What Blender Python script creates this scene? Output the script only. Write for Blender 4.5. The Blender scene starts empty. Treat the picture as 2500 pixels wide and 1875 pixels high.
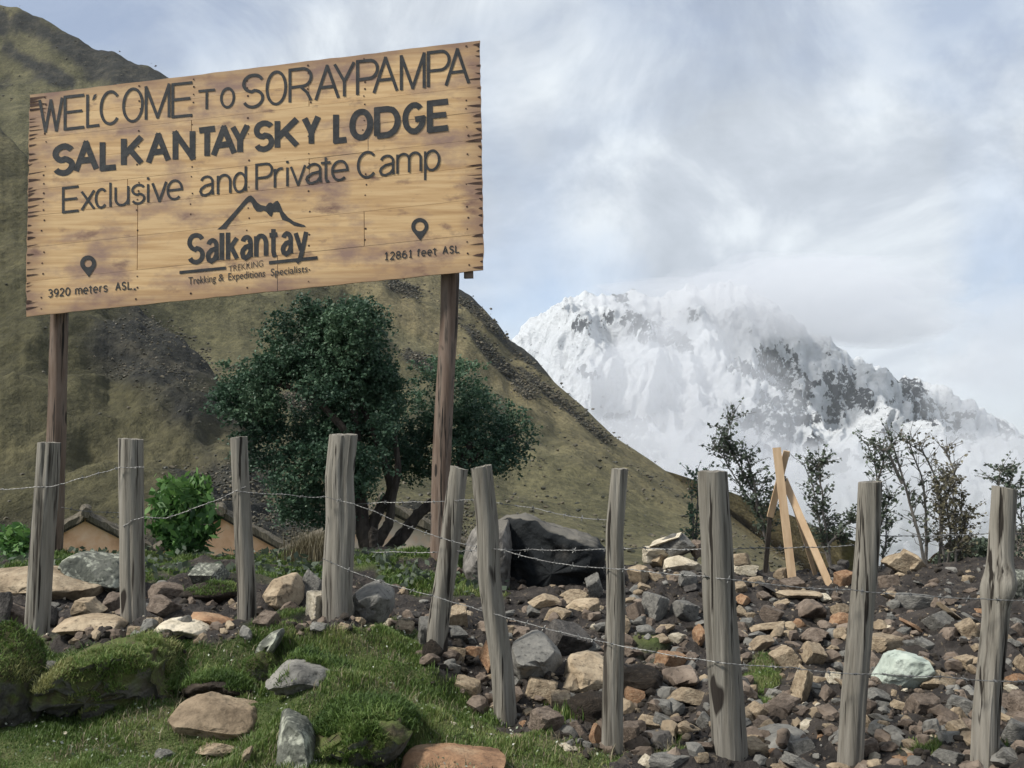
import bpy, math, random
import numpy as np
from mathutils import Vector, Matrix
R = math.radians
rng = np.random.default_rng(7)
random.seed(7)
SC = bpy.context.scene
C = SC.collection
# ---------------------------------------------------------------- camera
F, W0, H0, EYE, PITCH = 2600.0, 2500.0, 1875.0, 1.55, R(2.983)
cam_d = bpy.data.cameras.new('camera'); cam = bpy.data.objects.new('camera', cam_d); C.objects.link(cam)
cam_d.sensor_width = 36; cam_d.lens = F / W0 * 36; cam_d.clip_start = .1; cam_d.clip_end = 20000
cam.location = (0, 0, EYE); cam.rotation_euler = (math.pi / 2 + PITCH, 0, 0)
SC.camera = cam
# ---------------------------------------------------------------- sky and sun
SUN_DIR = Vector((-.62, -.25, .74)).normalized()          # towards the sun
SC.view_settings.view_transform = 'Standard'; SC.view_settings.look = 'None'
SC.view_settings.gamma = 1; SC.view_settings.use_curve_mapping = False
SC.view_settings.exposure = .95
SC.cycles.use_denoising = True
SC.cycles.max_bounces = 8; SC.cycles.diffuse_bounces = 3; SC.cycles.volume_bounces = 3
SC.cycles.transparent_max_bounces = 8
w = bpy.data.worlds.new('World'); SC.world = w; w.use_nodes = True
nt = w.node_tree; N = nt.nodes; L = nt.links
for n in list(N): N.remove(n)
def nd(tree, typ, **kw):
    n = tree.nodes.new(typ)
    for k, v in kw.items():
        if k.startswith('i_'):
            n.inputs[k[2:].replace('_', ' ')].default_value = v
        else: setattr(n, k, v)
    return n
def ramp(tree, stops, interp='LINEAR'):
    r = tree.nodes.new('ShaderNodeValToRGB'); r.color_ramp.interpolation = interp
    e = r.color_ramp.elements
    while len(e) < len(stops): e.new(.5)
    for el, (p, c) in zip(e, stops):
        el.position = p; el.color = (*c, 1) if len(c) == 3 else c
    return r
sky = nd(nt, 'ShaderNodeTexSky', sky_type='NISHITA', sun_disc=False)
sky.sun_elevation = math.asin(SUN_DIR.z); sky.sun_rotation = math.atan2(SUN_DIR.x, SUN_DIR.y)
sky.altitude = 3900; sky.air_density = 1.0; sky.dust_density = 1.0
skyb = nd(nt, 'ShaderNodeBackground', i_Strength=.085)
L.new(sky.outputs[0], skyb.inputs[0])
tc = nd(nt, 'ShaderNodeTexCoord')
mp = nd(nt, 'ShaderNodeMapping'); mp.inputs['Scale'].default_value = (1.0, 1.0, 1.35); mp.inputs['Rotation'].default_value = (0, .1, 0)
mp.inputs['Location'].default_value = (.2, .4, .1)
L.new(tc.outputs['Generated'], mp.inputs[0])
n1 = nd(nt, 'ShaderNodeTexNoise', i_Scale=5.2, i_Detail=9.0, i_Roughness=.62, i_Distortion=.5)
n2 = nd(nt, 'ShaderNodeTexNoise', i_Scale=3.0, i_Detail=7.0, i_Roughness=.5, i_Distortion=.2)
L.new(mp.outputs[0], n1.inputs[0]); L.new(mp.outputs[0], n2.inputs[0])
cr = ramp(nt, [(.33, (.255, .283, .322)), (.48, (.32, .35, .392)), (.62, (.44, .472, .502))])
L.new(n1.outputs[0], cr.inputs[0])
cb = nd(nt, 'ShaderNodeBackground', i_Strength=1.0); L.new(cr.outputs[0], cb.inputs[0])
cov = ramp(nt, [(.37, (.45, .45, .45)), (.55, (1, 1, 1))]); L.new(n2.outputs[0], cov.inputs[0])
mx = nd(nt, 'ShaderNodeMixShader'); L.new(cov.outputs[0], mx.inputs[0]); L.new(skyb.outputs[0], mx.inputs[1]); L.new(cb.outputs[0], mx.inputs[2])
wo = nd(nt, 'ShaderNodeOutputWorld'); L.new(mx.outputs[0], wo.inputs[0])
sd = bpy.data.lights.new('sun', 'SUN'); sun = bpy.data.objects.new('sun', sd); C.objects.link(sun)
sd.energy = 2.5; sd.angle = R(9); sd.color = (1, .955, .88)
sun.rotation_euler = (-SUN_DIR).to_track_quat('-Z', 'Y').to_euler(); sun.location = (-20, -10, 30)
# ---------------------------------------------------------------- helpers
cT, sT = math.cos(PITCH), math.sin(PITCH)
def at(px, py, Y):
    px = np.asarray(px, float); py = np.asarray(py, float)
    dx = (px - W0 / 2) / F; dy = (H0 / 2 - py) / F
    diry = cT - dy * sT; dirz = sT + dy * cT
    t = Y / diry
    return np.stack(np.broadcast_arrays(dx * t, Y + 0 * t, EYE + dirz * t), -1)
def pix(P):
    P = np.asarray(P, float); y = P[..., 1]; z = P[..., 2] - EYE
    d = y * cT + z * sT; u = -y * sT + z * cT
    return W0 / 2 + F * P[..., 0] / d, H0 / 2 - F * u / d
def hash3(ix, iy, iz, seed):
    n = (ix.astype(np.int64) * 73856093) ^ (iy.astype(np.int64) * 19349663) ^ (iz.astype(np.int64) * 83492791) ^ (seed * 2654435761)
    n = (n ^ (n >> 13)) * 1274126177 & 0x7fffffff
    n = (n ^ (n >> 15)) * 2246822519 & 0x7fffffff
    return (n & 0xffff) / 65535.0
def vnoise(p, seed=0):
    p = np.asarray(p, float); i = np.floor(p).astype(np.int64); f = p - i; f = f * f * (3 - 2 * f)
    o = 0
    for a in (0, 1):
        for b in (0, 1):
            for c in (0, 1):
                wt = (f[..., 0] if a else 1 - f[..., 0]) * (f[..., 1] if b else 1 - f[..., 1]) * (f[..., 2] if c else 1 - f[..., 2])
                o = o + wt * hash3(i[..., 0] + a, i[..., 1] + b, i[..., 2] + c, seed)
    return o
def fbm(p, oct=4, seed=0, ridged=False, rough=.5):
    p = np.asarray(p, float); a, s, o = 1.0, 0, 0
    for k in range(oct):
        v = vnoise(p * 2 ** k, seed + k * 17)
        if ridged: v = 1 - abs(2 * v - 1)
        o = o + a * v; s += a; a *= rough
    return o / s
def P3(x, y, z=0): return np.stack(np.broadcast_arrays(x, y, z), -1).astype(float)
def tag(o, label=None, cat=None, group=None, kind=None):
    if label: o['label'] = label
    if cat: o['category'] = cat
    if group: o['group'] = group
    if kind: o['kind'] = kind
    return o
def thing(name, loc, label, cat, group=None):
    o = bpy.data.objects.new(name, None); o.empty_display_size = .1; C.objects.link(o); o.location = loc
    return tag(o, label, cat, group)
def mesh_from(name, V, Fc, smooth=False, sharp=None):
    V = np.asarray(V, np.float32); me = bpy.data.meshes.new(name)
    if isinstance(Fc, np.ndarray):
        k = Fc.shape[1]; me.vertices.add(len(V)); me.vertices.foreach_set('co', V.ravel())
        me.loops.add(Fc.size); me.loops.foreach_set('vertex_index', Fc.astype(np.int32).ravel())
        me.polygons.add(len(Fc)); me.polygons.foreach_set('loop_start', np.arange(0, Fc.size, k, dtype=np.int32))
        me.polygons.foreach_set('loop_total', np.full(len(Fc), k, np.int32)); me.update(calc_edges=True)
    else:
        me.from_pydata([tuple(v) for v in V.tolist()], [], Fc); me.update()
    me.polygons.foreach_set('use_smooth', np.full(len(me.polygons), bool(smooth)))
    if smooth:
        if sharp: me.set_sharp_from_angle(angle=R(sharp))
    return me
def mk(name, V, Fc, mat, parent=None, origin=None, smooth=False, sharp=None):
    if parent is not None: origin = np.array(parent.matrix_world.translation if parent.parent else parent.location)
    if parent is not None and parent.parent: origin = np.array(parent.parent.location)
    if origin is None: origin = np.zeros(3)
    me = mesh_from(name, np.asarray(V, float) - np.asarray(origin, float), Fc, smooth, sharp)
    o = bpy.data.objects.new(name, me); C.objects.link(o)
    if mat: me.materials.append(mat)
    if parent is not None: o.parent = parent
    else: o.location = origin
    return o
def attr(o, name, vals):
    a = o.data.attributes.new(name, 'FLOAT', 'POINT'); a.data.foreach_set('value', np.asarray(vals, np.float32))
def grid_faces(nr, nc):
    i = np.arange(nr - 1)[:, None] * nc + np.arange(nc - 1)[None]
    return np.stack([i, i + 1, i + nc + 1, i + nc], -1).reshape(-1, 4)
class MB:
    def __init__(s): s.V = []; s.F = []; s.n = 0
    def add(s, V, Fc):
        s.V.append(np.asarray(V, float)); s.F += [tuple(int(i) + s.n for i in f) for f in Fc]; s.n += len(V)
    def quadbox(s, q, t):            # q: 4 pts, t: thickness vector
        q = np.asarray(q, float); s.add(np.vstack([q, q + t]), [(0, 1, 2, 3), (7, 6, 5, 4), (0, 4, 5, 1), (1, 5, 6, 2), (2, 6, 7, 3), (3, 7, 4, 0)])
    def bar(s, a, b, w, d, up=(0, 0, 1)):
        a = Vector(a); b = Vector(b); ax = (b - a).normalized(); u = ax.cross(Vector(up))
        if u.length < 1e-3: u = ax.cross(Vector((0, 1, 0)))
        u.normalize(); v = ax.cross(u).normalized()
        q = [a + u * w / 2 * i + v * d / 2 * j for i, j in ((-1, -1), (1, -1), (1, 1), (-1, 1))]
        s.quadbox([list(p) for p in q], np.array(b - a))
    def tube(s, pts, rad, sides=6, cap=True, jit=0):
        pts = np.asarray(pts, float); n = len(pts); rad = np.broadcast_to(rad, n)
        T = np.gradient(pts, axis=0) if n > 1 else np.array([[0, 0, 1.]]); T /= np.linalg.norm(T, axis=1)[:, None] + 1e-9
        ref = np.array([0, 1., .15]); U = np.cross(T, ref); ln = np.linalg.norm(U, axis=1)[:, None]; U = np.where(ln < .05, np.array([1., 0, 0]), U / (ln + 1e-9)); Vv = np.cross(T, U)
        a = np.arange(sides) * 2 * np.pi / sides
        r = rad[:, None] * (1 + jit * (rng.random((n, sides)) - .5))
        P = pts[:, None] + r[..., None] * (np.cos(a)[None, :, None] * U[:, None] + np.sin(a)[None, :, None] * Vv[:, None])
        Fc = [(i * sides + j, i * sides + (j + 1) % sides, (i + 1) * sides + (j + 1) % sides, (i + 1) * sides + j) for i in range(n - 1) for j in range(sides)]
        if cap: Fc += [tuple(range(sides))[::-1], tuple((n - 1) * sides + j for j in range(sides))]
        s.add(P.reshape(-1, 3), Fc)
    def build(s, name, mat, parent=None, origin=None, **k): return mk(name, np.vstack(s.V), s.F, mat, parent, origin, **k)
# ---------------------------------------------------------------- materials
def mat(name, stops, scale=3, detail=6, rough=.85, bump=.3, bscale=20, stretch=(1, 1, 1), rot=(0, 0, 0), rnd=0, spec=.3, dist=0, nrough=.55, extra=None, bdist=.02):
    m = bpy.data.materials.new(name); m.use_nodes = True; t = m.node_tree; B = t.nodes['Principled BSDF']
    B.inputs['Roughness'].default_value = rough; B.inputs['Specular IOR Level'].default_value = spec
    tcx = nd(t, 'ShaderNodeTexCoord'); mpx = nd(t, 'ShaderNodeMapping'); mpx.inputs['Scale'].default_value = stretch; mpx.inputs['Rotation'].default_value = rot
    oi = nd(t, 'ShaderNodeObjectInfo'); off = nd(t, 'ShaderNodeVectorMath', operation='SCALE'); off.inputs[0].default_value = (17, 31, 23)
    t.links.new(oi.outputs['Random'], off.inputs['Scale']); ad = nd(t, 'ShaderNodeVectorMath', operation='ADD')
    t.links.new(tcx.outputs['Object'], ad.inputs[0]); t.links.new(off.outputs[0], ad.inputs[1]); t.links.new(ad.outputs[0], mpx.inputs[0])
    nz = nd(t, 'ShaderNodeTexNoise', i_Scale=scale, i_Detail=detail, i_Roughness=nrough, i_Distortion=dist); t.links.new(mpx.outputs[0], nz.inputs[0])
    r = ramp(t, stops); t.links.new(nz.outputs[0], r.inputs[0]); col = r.outputs[0]
    if rnd:
        hs = nd(t, 'ShaderNodeHueSaturation'); mr = nd(t, 'ShaderNodeMapRange'); mr.inputs['To Min'].default_value = 1 - rnd; mr.inputs['To Max'].default_value = 1 + rnd
        t.links.new(oi.outputs['Random'], mr.inputs[0]); t.links.new(mr.outputs[0], hs.inputs['Value']); t.links.new(col, hs.inputs['Color']); col = hs.outputs[0]
    if extra: col = extra(t, B, col, mpx, tcx, nz) or col
    t.links.new(col, B.inputs['Base Color'])
    if bump:
        nb = nd(t, 'ShaderNodeTexNoise', i_Scale=bscale, i_Detail=8.0, i_Roughness=.62); t.links.new(mpx.outputs[0], nb.inputs[0])
        bp = nd(t, 'ShaderNodeBump', i_Strength=bump, i_Distance=bdist); t.links.new(nb.outputs[0], bp.inputs['Height']); t.links.new(bp.outputs[0], B.inputs['Normal'])
    return m
def mixc(t, fac, a, b, mode='MIX'):
    m = nd(t, 'ShaderNodeMix', data_type='RGBA', blend_type=mode)
    for s, v in ((m.inputs[0], fac), (m.inputs[6], a), (m.inputs[7], b)):
        if isinstance(v, (int, float)): s.default_value = v
        elif isinstance(v, tuple): s.default_value = (*v, 1)
        else: t.links.new(v, s)
    return m.outputs[2]
def up_mask(t, lo, hi, nz=None, amt=.3):
    g = nd(t, 'ShaderNodeNewGeometry'); sp = nd(t, 'ShaderNodeSeparateXYZ'); t.links.new(g.outputs['Normal'], sp.inputs[0]); v = sp.outputs[2]
    if nz is not None:
        ma = nd(t, 'ShaderNodeMath', operation='MULTIPLY_ADD'); ma.inputs[1].default_value = amt * 2; t.links.new(nz, ma.inputs[0]); t.links.new(v, ma.inputs[2]); v = ma.outputs[0]; lo += amt; hi += amt
    mr = nd(t, 'ShaderNodeMapRange'); mr.inputs['From Min'].default_value = lo; mr.inputs['From Max'].default_value = hi; t.links.new(v, mr.inputs[0]); return mr.outputs[0]
def spots(t, mpx, scale, lo, hi, detail=4):
    n = nd(t, 'ShaderNodeTexNoise', i_Scale=scale, i_Detail=float(detail), i_Roughness=.6); t.links.new(mpx.outputs[0], n.inputs[0])
    mr = nd(t, 'ShaderNodeMapRange'); mr.inputs['From Min'].default_value = lo; mr.inputs['From Max'].default_value = hi; t.links.new(n.outputs[0], mr.inputs[0]); return mr.outputs[0]
def rockmat(name, dark, mid, light, lich=None, soil=.5):
    def ex(t, B, col, mpx, tcx, nz):
        if lich: col = mixc(t, spots(t, mpx, 9, .52, .60), col, lich)
        col = mixc(t, spots(t, mpx, 30, .56, .74), col, tuple(c * .5 for c in dark))
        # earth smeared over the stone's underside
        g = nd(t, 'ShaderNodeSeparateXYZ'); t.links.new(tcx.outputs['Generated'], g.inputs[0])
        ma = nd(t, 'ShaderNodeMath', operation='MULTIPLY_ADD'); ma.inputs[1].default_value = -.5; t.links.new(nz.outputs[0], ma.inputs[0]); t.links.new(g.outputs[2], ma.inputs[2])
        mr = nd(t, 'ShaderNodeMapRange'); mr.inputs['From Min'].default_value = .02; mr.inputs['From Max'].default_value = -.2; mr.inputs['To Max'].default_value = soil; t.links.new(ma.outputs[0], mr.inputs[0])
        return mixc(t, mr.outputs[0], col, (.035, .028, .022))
    return mat(name, [(.30, tuple(c * .8 for c in dark)), (.48, tuple(c * 1.08 for c in mid)), (.66, tuple(c * 1.12 for c in light))], scale=5, detail=9, rough=.9, bump=.75, bscale=16, rnd=.13, extra=ex, nrough=.65, bdist=.03)
M = {}
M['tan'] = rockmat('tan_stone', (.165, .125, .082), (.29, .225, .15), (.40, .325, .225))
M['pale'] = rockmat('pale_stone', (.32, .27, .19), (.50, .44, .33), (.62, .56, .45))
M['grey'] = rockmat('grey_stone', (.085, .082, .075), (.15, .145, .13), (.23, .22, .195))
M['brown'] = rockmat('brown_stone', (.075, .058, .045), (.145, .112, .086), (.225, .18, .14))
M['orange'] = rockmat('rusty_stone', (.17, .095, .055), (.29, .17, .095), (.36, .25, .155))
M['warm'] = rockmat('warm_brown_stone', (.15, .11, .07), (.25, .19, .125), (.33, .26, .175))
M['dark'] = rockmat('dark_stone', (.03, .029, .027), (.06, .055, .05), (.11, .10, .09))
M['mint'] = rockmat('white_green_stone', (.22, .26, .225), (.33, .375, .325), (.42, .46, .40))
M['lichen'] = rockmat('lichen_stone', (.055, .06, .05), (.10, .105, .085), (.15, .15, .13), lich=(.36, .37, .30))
def mossx(t, B, col, mpx, tcx, nz):
    c2 = mixc(t, spots(t, mpx, 14, .4, .62), (.085, .105, .028), (.06, .05, .025))
    return mixc(t, up_mask(t, -.35, .05, nz.outputs[0], .7), col, c2)
M['moss'] = mat('mossy_stone', [(.3, (.05, .045, .04)), (.5, (.12, .115, .10)), (.7, (.27, .26, .24))], scale=5, detail=8, bump=.9, bscale=22, extra=mossx, bdist=.03)
M['turf'] = mat('turf_clod', [(.3, (.018, .014, .01)), (.6, (.045, .034, .024)), (.75, (.10, .08, .06))], scale=11, detail=9, bump=1, bscale=30, bdist=.03)
def woodx(t, B, col, mpx, tcx, nz):
    col = mixc(t, spots(t, mpx, 5, .57, .68), col, (.045, .038, .03))
    m3 = nd(t, 'ShaderNodeMapping'); m3.inputs['Scale'].default_value = (9, 9, .33); t.links.new(mpx.inputs[0].links[0].from_socket, m3.inputs[0])
    col = mixc(t, spots(t, m3, 3.1, .585, .62, 3), col, (.022, .018, .014))                       # open drying cracks
    m4 = nd(t, 'ShaderNodeMapping'); m4.inputs['Scale'].default_value = (6, 6, 2.6); t.links.new(mpx.inputs[0].links[0].from_socket, m4.inputs[0])
    return mixc(t, spots(t, m4, 1.2, .70, .73, 1), col, (.025, .02, .016))                        # knots
M['post'] = mat('weathered_grey_wood', [(.26, (.085, .076, .062)), (.40, (.175, .16, .132)), (.6, (.24, .222, .188)), (.78, (.32, .298, .26))], scale=9, detail=8, rough=.9, bump=1, bscale=12, stretch=(4, 4, .22), rnd=.12, extra=woodx, bdist=.012)
M['pole'] = mat('brown_pole_wood', [(.25, (.06, .04, .028)), (.45, (.135, .095, .07)), (.62, (.19, .145, .115)), (.8, (.26, .21, .175))], scale=5, detail=7, rough=.85, bump=.6, bscale=8, stretch=(3, 3, .3), rnd=.1, extra=woodx, bdist=.01)
def plankx(t, B, col, mpx, tcx, nz):
    m2 = nd(t, 'ShaderNodeMapping'); m2.inputs['Scale'].default_value = (1.3, 1, 2.6); t.links.new(tcx.outputs['Object'], m2.inputs[0])
    col = mixc(t, spots(t, m2, 1.25, .47, .66, 6), col, (.31, .20, .15))
    col = mixc(t, spots(t, m2, 2.0, .60, .74, 6), col, (.19, .11, .085))
    a = nd(t, 'ShaderNodeAttribute', attribute_name='edge')
    return mixc(t, a.outputs['Fac'], col, (.22, .125, .085))
M['plank'] = mat('varnished_plank', [(.28, (.48, .295, .135)), (.46, (.60, .39, .19)), (.60, (.70, .485, .25)), (.8, (.57, .365, .185))], scale=2.6, detail=8, rough=.5, bump=.18, bscale=5, stretch=(.5, 1, 9), rot=(0, R(6.2), 0), rnd=.04, extra=plankx, spec=.35, bdist=.006)
M['paint'] = mat('dark_carved_paint', [(.3, (.022, .024, .026)), (.7, (.05, .052, .052))], scale=14, bump=.2, rough=.6)
M['burn'] = mat('burnt_notch', [(.3, (.03, .018, .014)), (.7, (.10, .06, .045))], scale=12, bump=.3)
M['newwood'] = mat('fresh_sawn_wood', [(.3, (.42, .28, .16)), (.6, (.55, .40, .25)), (.8, (.60, .46, .31))], scale=5, stretch=(3, 3, .4), bump=.2, rough=.75)
M['wire'] = mat('galvanised_wire', [(.3, (.09, .09, .09)), (.7, (.22, .22, .21))], scale=30, rough=.5, bump=0); M['wire'].node_tree.nodes['Principled BSDF'].inputs['Metallic'].default_value = .5
M['bark'] = mat('dark_bark', [(.3, (.02, .017, .014)), (.7, (.075, .062, .05))], scale=9, stretch=(2, 2, .5), bump=.7)
M['twig'] = mat('grey_twig', [(.3, (.08, .075, .068)), (.7, (.17, .155, .135))], scale=9, bump=.3)
M['adobe'] = mat('peach_adobe', [(.3, (.58, .32, .19)), (.5, (.78, .47, .29)), (.7, (.85, .58, .40))], scale=1.6, detail=8, bump=.4, bscale=8)
M['adobe2'] = mat('grey_pink_plaster', [(.3, (.40, .33, .27)), (.5, (.60, .48, .39)), (.7, (.74, .46, .30))], scale=.8, detail=8, bump=.4, bscale=8)
M['thatch'] = mat('weathered_thatch', [(.3, (.05, .042, .03)), (.55, (.13, .112, .08)), (.75, (.21, .185, .14))], scale=3, stretch=(6, 1, 1), bump=1, bscale=9, bdist=.06)
M['brick'] = mat('red_brick', [(.3, (.25, .10, .06)), (.7, (.36, .16, .09))], scale=8)
def leafmat(name, a, b, c, tr=.25):
    m = bpy.data.materials.new(name); m.use_nodes = True; t = m.node_tree; B = t.nodes['Principled BSDF']
    B.inputs['Roughness'].default_value = .55; B.inputs['Specular IOR Level'].default_value = .35
    av = nd(t, 'ShaderNodeAttribute', attribute_name='tone'); r = ramp(t, [(0, a), (.55, b), (1, c)]); t.links.new(av.outputs['Fac'], r.inputs[0]); t.links.new(r.outputs[0], B.inputs['Base Color'])
    tl = nd(t, 'ShaderNodeBsdfTranslucent'); t.links.new(r.outputs[0], tl.inputs[0]); ms = nd(t, 'ShaderNodeMixShader'); ms.inputs[0].default_value = tr
    t.links.new(B.outputs[0], ms.inputs[1]); t.links.new(tl.outputs[0], ms.inputs[2]); t.links.new(ms.outputs[0], t.nodes['Material Output'].inputs[0]); return m
M['leaf'] = leafmat('dark_green_leaves', (.038, .078, .050), (.074, .138, .080), (.135, .21, .12))
M['leafb'] = leafmat('bright_green_leaves', (.028, .075, .022), (.07, .165, .040), (.155, .28, .075), .35)
M['leafs'] = leafmat('shrub_leaves', (.06, .078, .055), (.10, .13, .085), (.18, .20, .14))
M['leafd'] = leafmat('dry_shrub_leaves', (.09, .08, .05), (.18, .165, .10), (.27, .25, .16))
M['blade'] = leafmat('grass_blades', (.050, .092, .020), (.125, .195, .045), (.29, .29, .12), .3)
M['straw'] = leafmat('dry_stalks', (.10, .085, .05), (.2, .17, .1), (.3, .26, .17), .2)
# ---------------------------------------------------------------- terrain
CT = [(0,1875,4.9),(400,1875,4.9),(800,1875,4.85),(1250,1875,4.9),(1700,1875,4.9),(2100,1875,4.75),(2500,1875,4.65),
 (80,1562,6.6),(330,1548,6.6),(602,1542,6.6),(823,1532,6.65),(1060,1615,6.35),(1240,1775,5.85),(1495,1860,5.3),(200,1720,5.7),(600,1720,5.65),(950,1700,5.85),
 (0,1400,10),(300,1400,10.3),(600,1385,10.5),(900,1375,11),(1200,1440,9.6),(1350,1500,8.8),(-400,1600,6.3),(-400,1400,9.5),
 (300,1465,8.4),(700,1470,8.2),(1000,1520,7.5),(1300,1620,6.9),(1600,1640,6.9),(1600,1500,8.6),(1620,1395,10.8),(1800,1420,10.8),(2000,1420,11),(2180,1400,11.3),(2350,1395,11.4),(2500,1400,11),
 (2000,1640,6.7),(2000,1520,8.4),(2400,1640,6.4),(2400,1500,8.2),(2800,1700,5.6),(2800,1450,9)]
_c = np.array(CT, float); _cp = at(_c[:, 0], _c[:, 1], _c[:, 2])
_cam0 = np.array([[x, y, 0.] for x in (-3, 0, 3) for y in (1.0, 2.5, 3.6)] + [[-6, 5, .1], [6, 5, 0], [-8, 9, .2], [8, 9, .2]])
_cp = np.vstack([_cp, _cam0])
BUMPS = []
def near_z(x, y):
    x = np.asarray(x, float); y = np.asarray(y, float); num = 0; den = 0
    for p in _cp:
        wt = 1 / ((x - p[0]) ** 2 + (y - p[1]) ** 2 + .12) ** 2; num = num + wt * p[2]; den = den + wt
    z = num / den
    for bx, by, rx, ry, h in BUMPS: z = z + h * np.exp(-((x - bx) / rx) ** 2 - ((y - by) / ry) ** 2)
    return z
YP = [0, 12, 17, 25, 50, 100, 400, 1000, 9000]
ZL = [.3, .03, -.9, -2.2, -5.6, -9, -40, -118, -1150]
ZR = [.3, -.12, -1.9, -3.8, -7.2, -14, -52, -131, -1180]
def smooth(a, b, v): t = np.clip((v - a) / (b - a), 0, 1); return t * t * (3 - 2 * t)
def far_z(x, y):
    q = W0 / 2 + F * x / np.maximum(y, 1); s = smooth(1450, 1750, q)
    return np.interp(y, YP, ZL) * (1 - s) + np.interp(y, YP, ZR) * s
def gz(x, y):
    s = smooth(11.0, 13.5, np.asarray(y, float)); return near_z(x, y) * (1 - s) + far_z(x, y) * s
_ys = np.concatenate([np.arange(3.6, 14, .03), np.arange(14, 60, .4)])
def hit(px, py, base=None):
    dx = (px - W0 / 2) / F; dy = (H0 / 2 - py) / F; t = _ys / (cT - dy * sT); X = dx * t; Z = EYE + (sT + dy * cT) * t
    g = (base or gz)(X, _ys); k = np.nonzero(Z < g)[0]
    if len(k) == 0: return None
    i = k[0]; return np.array([X[i], _ys[i], g[i]])
def addbump(px, py, rpx, rdepth, h):
    p = hit(px, py); BUMPS.append((p[0], p[1], rpx * p[1] / F, rdepth, h))
BUMPS.append((at(935, 1345, 12.6)[0], 12.6, .75, 1.3, .22))
addbump(820, 1600, 240, .4, .12); addbump(300, 1600, 190, .4, .14); addbump(860, 1770, 170, .22, .20); addbump(960, 1670, 130, .22, .10); addbump(560, 1590, 90, .2, .06); addbump(1050, 1760, 90, .18, .07)
addbump(1700, 1440, 200, .8, .10); BUMPS.append((at(2450, 1400, 10.4)[0], 10.4, 1.1, .9, .17)); addbump(2000, 1560, 90, .4, -.06); addbump(1560, 1590, 80, .5, -.04); addbump(520, 1440, 110, .35, .12)
EDGE = [(-900,1560),(0,1560),(150,1572),(330,1556),(600,1546),(700,1532),(1000,1536),(1030,1620),(1130,1700),(1215,1775),(1300,1800),(1450,1868),(1500,1960),(3000,2300)]
def grassmask(P):
    px, py = pix(P); px = np.clip(px, -3000, 6000)
    nz = fbm(P * np.array([3.5, 3.5, 0]), 4, 5) - .5
    e = np.interp(px, [a for a, b in EDGE], [b for a, b in EDGE])
    m = smooth(-14, 14, py - e + nz * 110)
    def ell(cx, cy, rx, ry, k=1.): return smooth(.75, 1.15, 1.65 - np.hypot((px - cx) / rx, (py - cy) / ry) + nz * 1.4 - .2) * k
    for q in ((1600,1590,105,50),(1865,1650,75,85),(1620,1830,120,55),(2230,1850,90,40),(1450,1870,120,30),(1330,1740,50,25),(2440,1860,60,30)): m = np.maximum(m, ell(*q))
    band = smooth(1372, 1384, 1e4 + 0 * py) * (P[..., 1] > 8.9) * (px < 1240) * smooth(.40, .52, fbm(P * np.array([2.2, 2.2, 0]), 3, 9))
    m = np.maximum(m, band * smooth(8.9, 9.7, P[..., 1]))
    far = smooth(12.5, 15, P[..., 1]); return m * (1 - far) + far * .95
def ground_mat():
    def ex(t, B, col, mpx, tcx, nz):
        a = nd(t, 'ShaderNodeAttribute', attribute_name='grass')
        g = ramp(t, [(.3, (.035, .052, .014)), (.5, (.075, .10, .028)), (.72, (.14, .14, .06))]); t.links.new(nz.outputs[0], g.inputs[0])
        pebb = mixc(t, spots(t, mpx, 26, .60, .66), col, (.13, .105, .075))
        return mixc(t, a.outputs['Fac'], pebb, g.outputs[0])
    return mat('turf_and_earth', [(.3, (.018, .016, .015)), (.5, (.040, .034, .030)), (.7, (.078, .066, .056))], scale=6, detail=9, bump=1, bscale=26, extra=ex, bdist=.05)
gx = np.arange(-5.2, 5.6, .032); gy = np.arange(2.6, 13.2, .032)
GX, GY = np.meshgrid(gx, gy); GZ = gz(GX, GY)
Pn = P3(GX, GY, GZ); gm = grassmask(Pn)
rough = (fbm(P3(GX, GY) * 5, 5, 3) - .5) * .17 * (1 - gm) + (fbm(P3(GX, GY) * 2.2, 4, 8) - .5) * .22 * gm * smooth(4.2, 5, GY)
rough += (vnoise(P3(GX, GY) * 24, 4) - .5) * .035 * (1 - gm)
lump = smooth(.5, .75, fbm(P3(GX, GY) * 3.2, 3, 21)) * .05
Pn[..., 2] += rough + lump
def gzr(x, y):       # ground height with its relief, read off the grid
    i = np.clip((np.asarray(y) - gy[0]) / .032, 0, len(gy) - 1.001); j = np.clip((np.asarray(x) - gx[0]) / .032, 0, len(gx) - 1.001)
    i0 = i.astype(int); j0 = j.astype(int); a = i - i0; b = j - j0; Z = Pn[..., 2]
    return Z[i0, j0] * (1 - a) * (1 - b) + Z[i0 + 1, j0] * a * (1 - b) + Z[i0, j0 + 1] * (1 - a) * b + Z[i0 + 1, j0 + 1] * a * b
def gmr(x, y):
    i = np.clip(((np.asarray(y) - gy[0]) / .032).astype(int), 0, len(gy) - 1); j = np.clip(((np.asarray(x) - gx[0]) / .032).astype(int), 0, len(gx) - 1); return gm[i, j]
GM = ground_mat()
g = mk('ground', Pn.reshape(-1, 3), grid_faces(len(gy), len(gx)), GM, smooth=True); attr(g, 'grass', gm.ravel()); tag(g, kind='structure')
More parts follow.
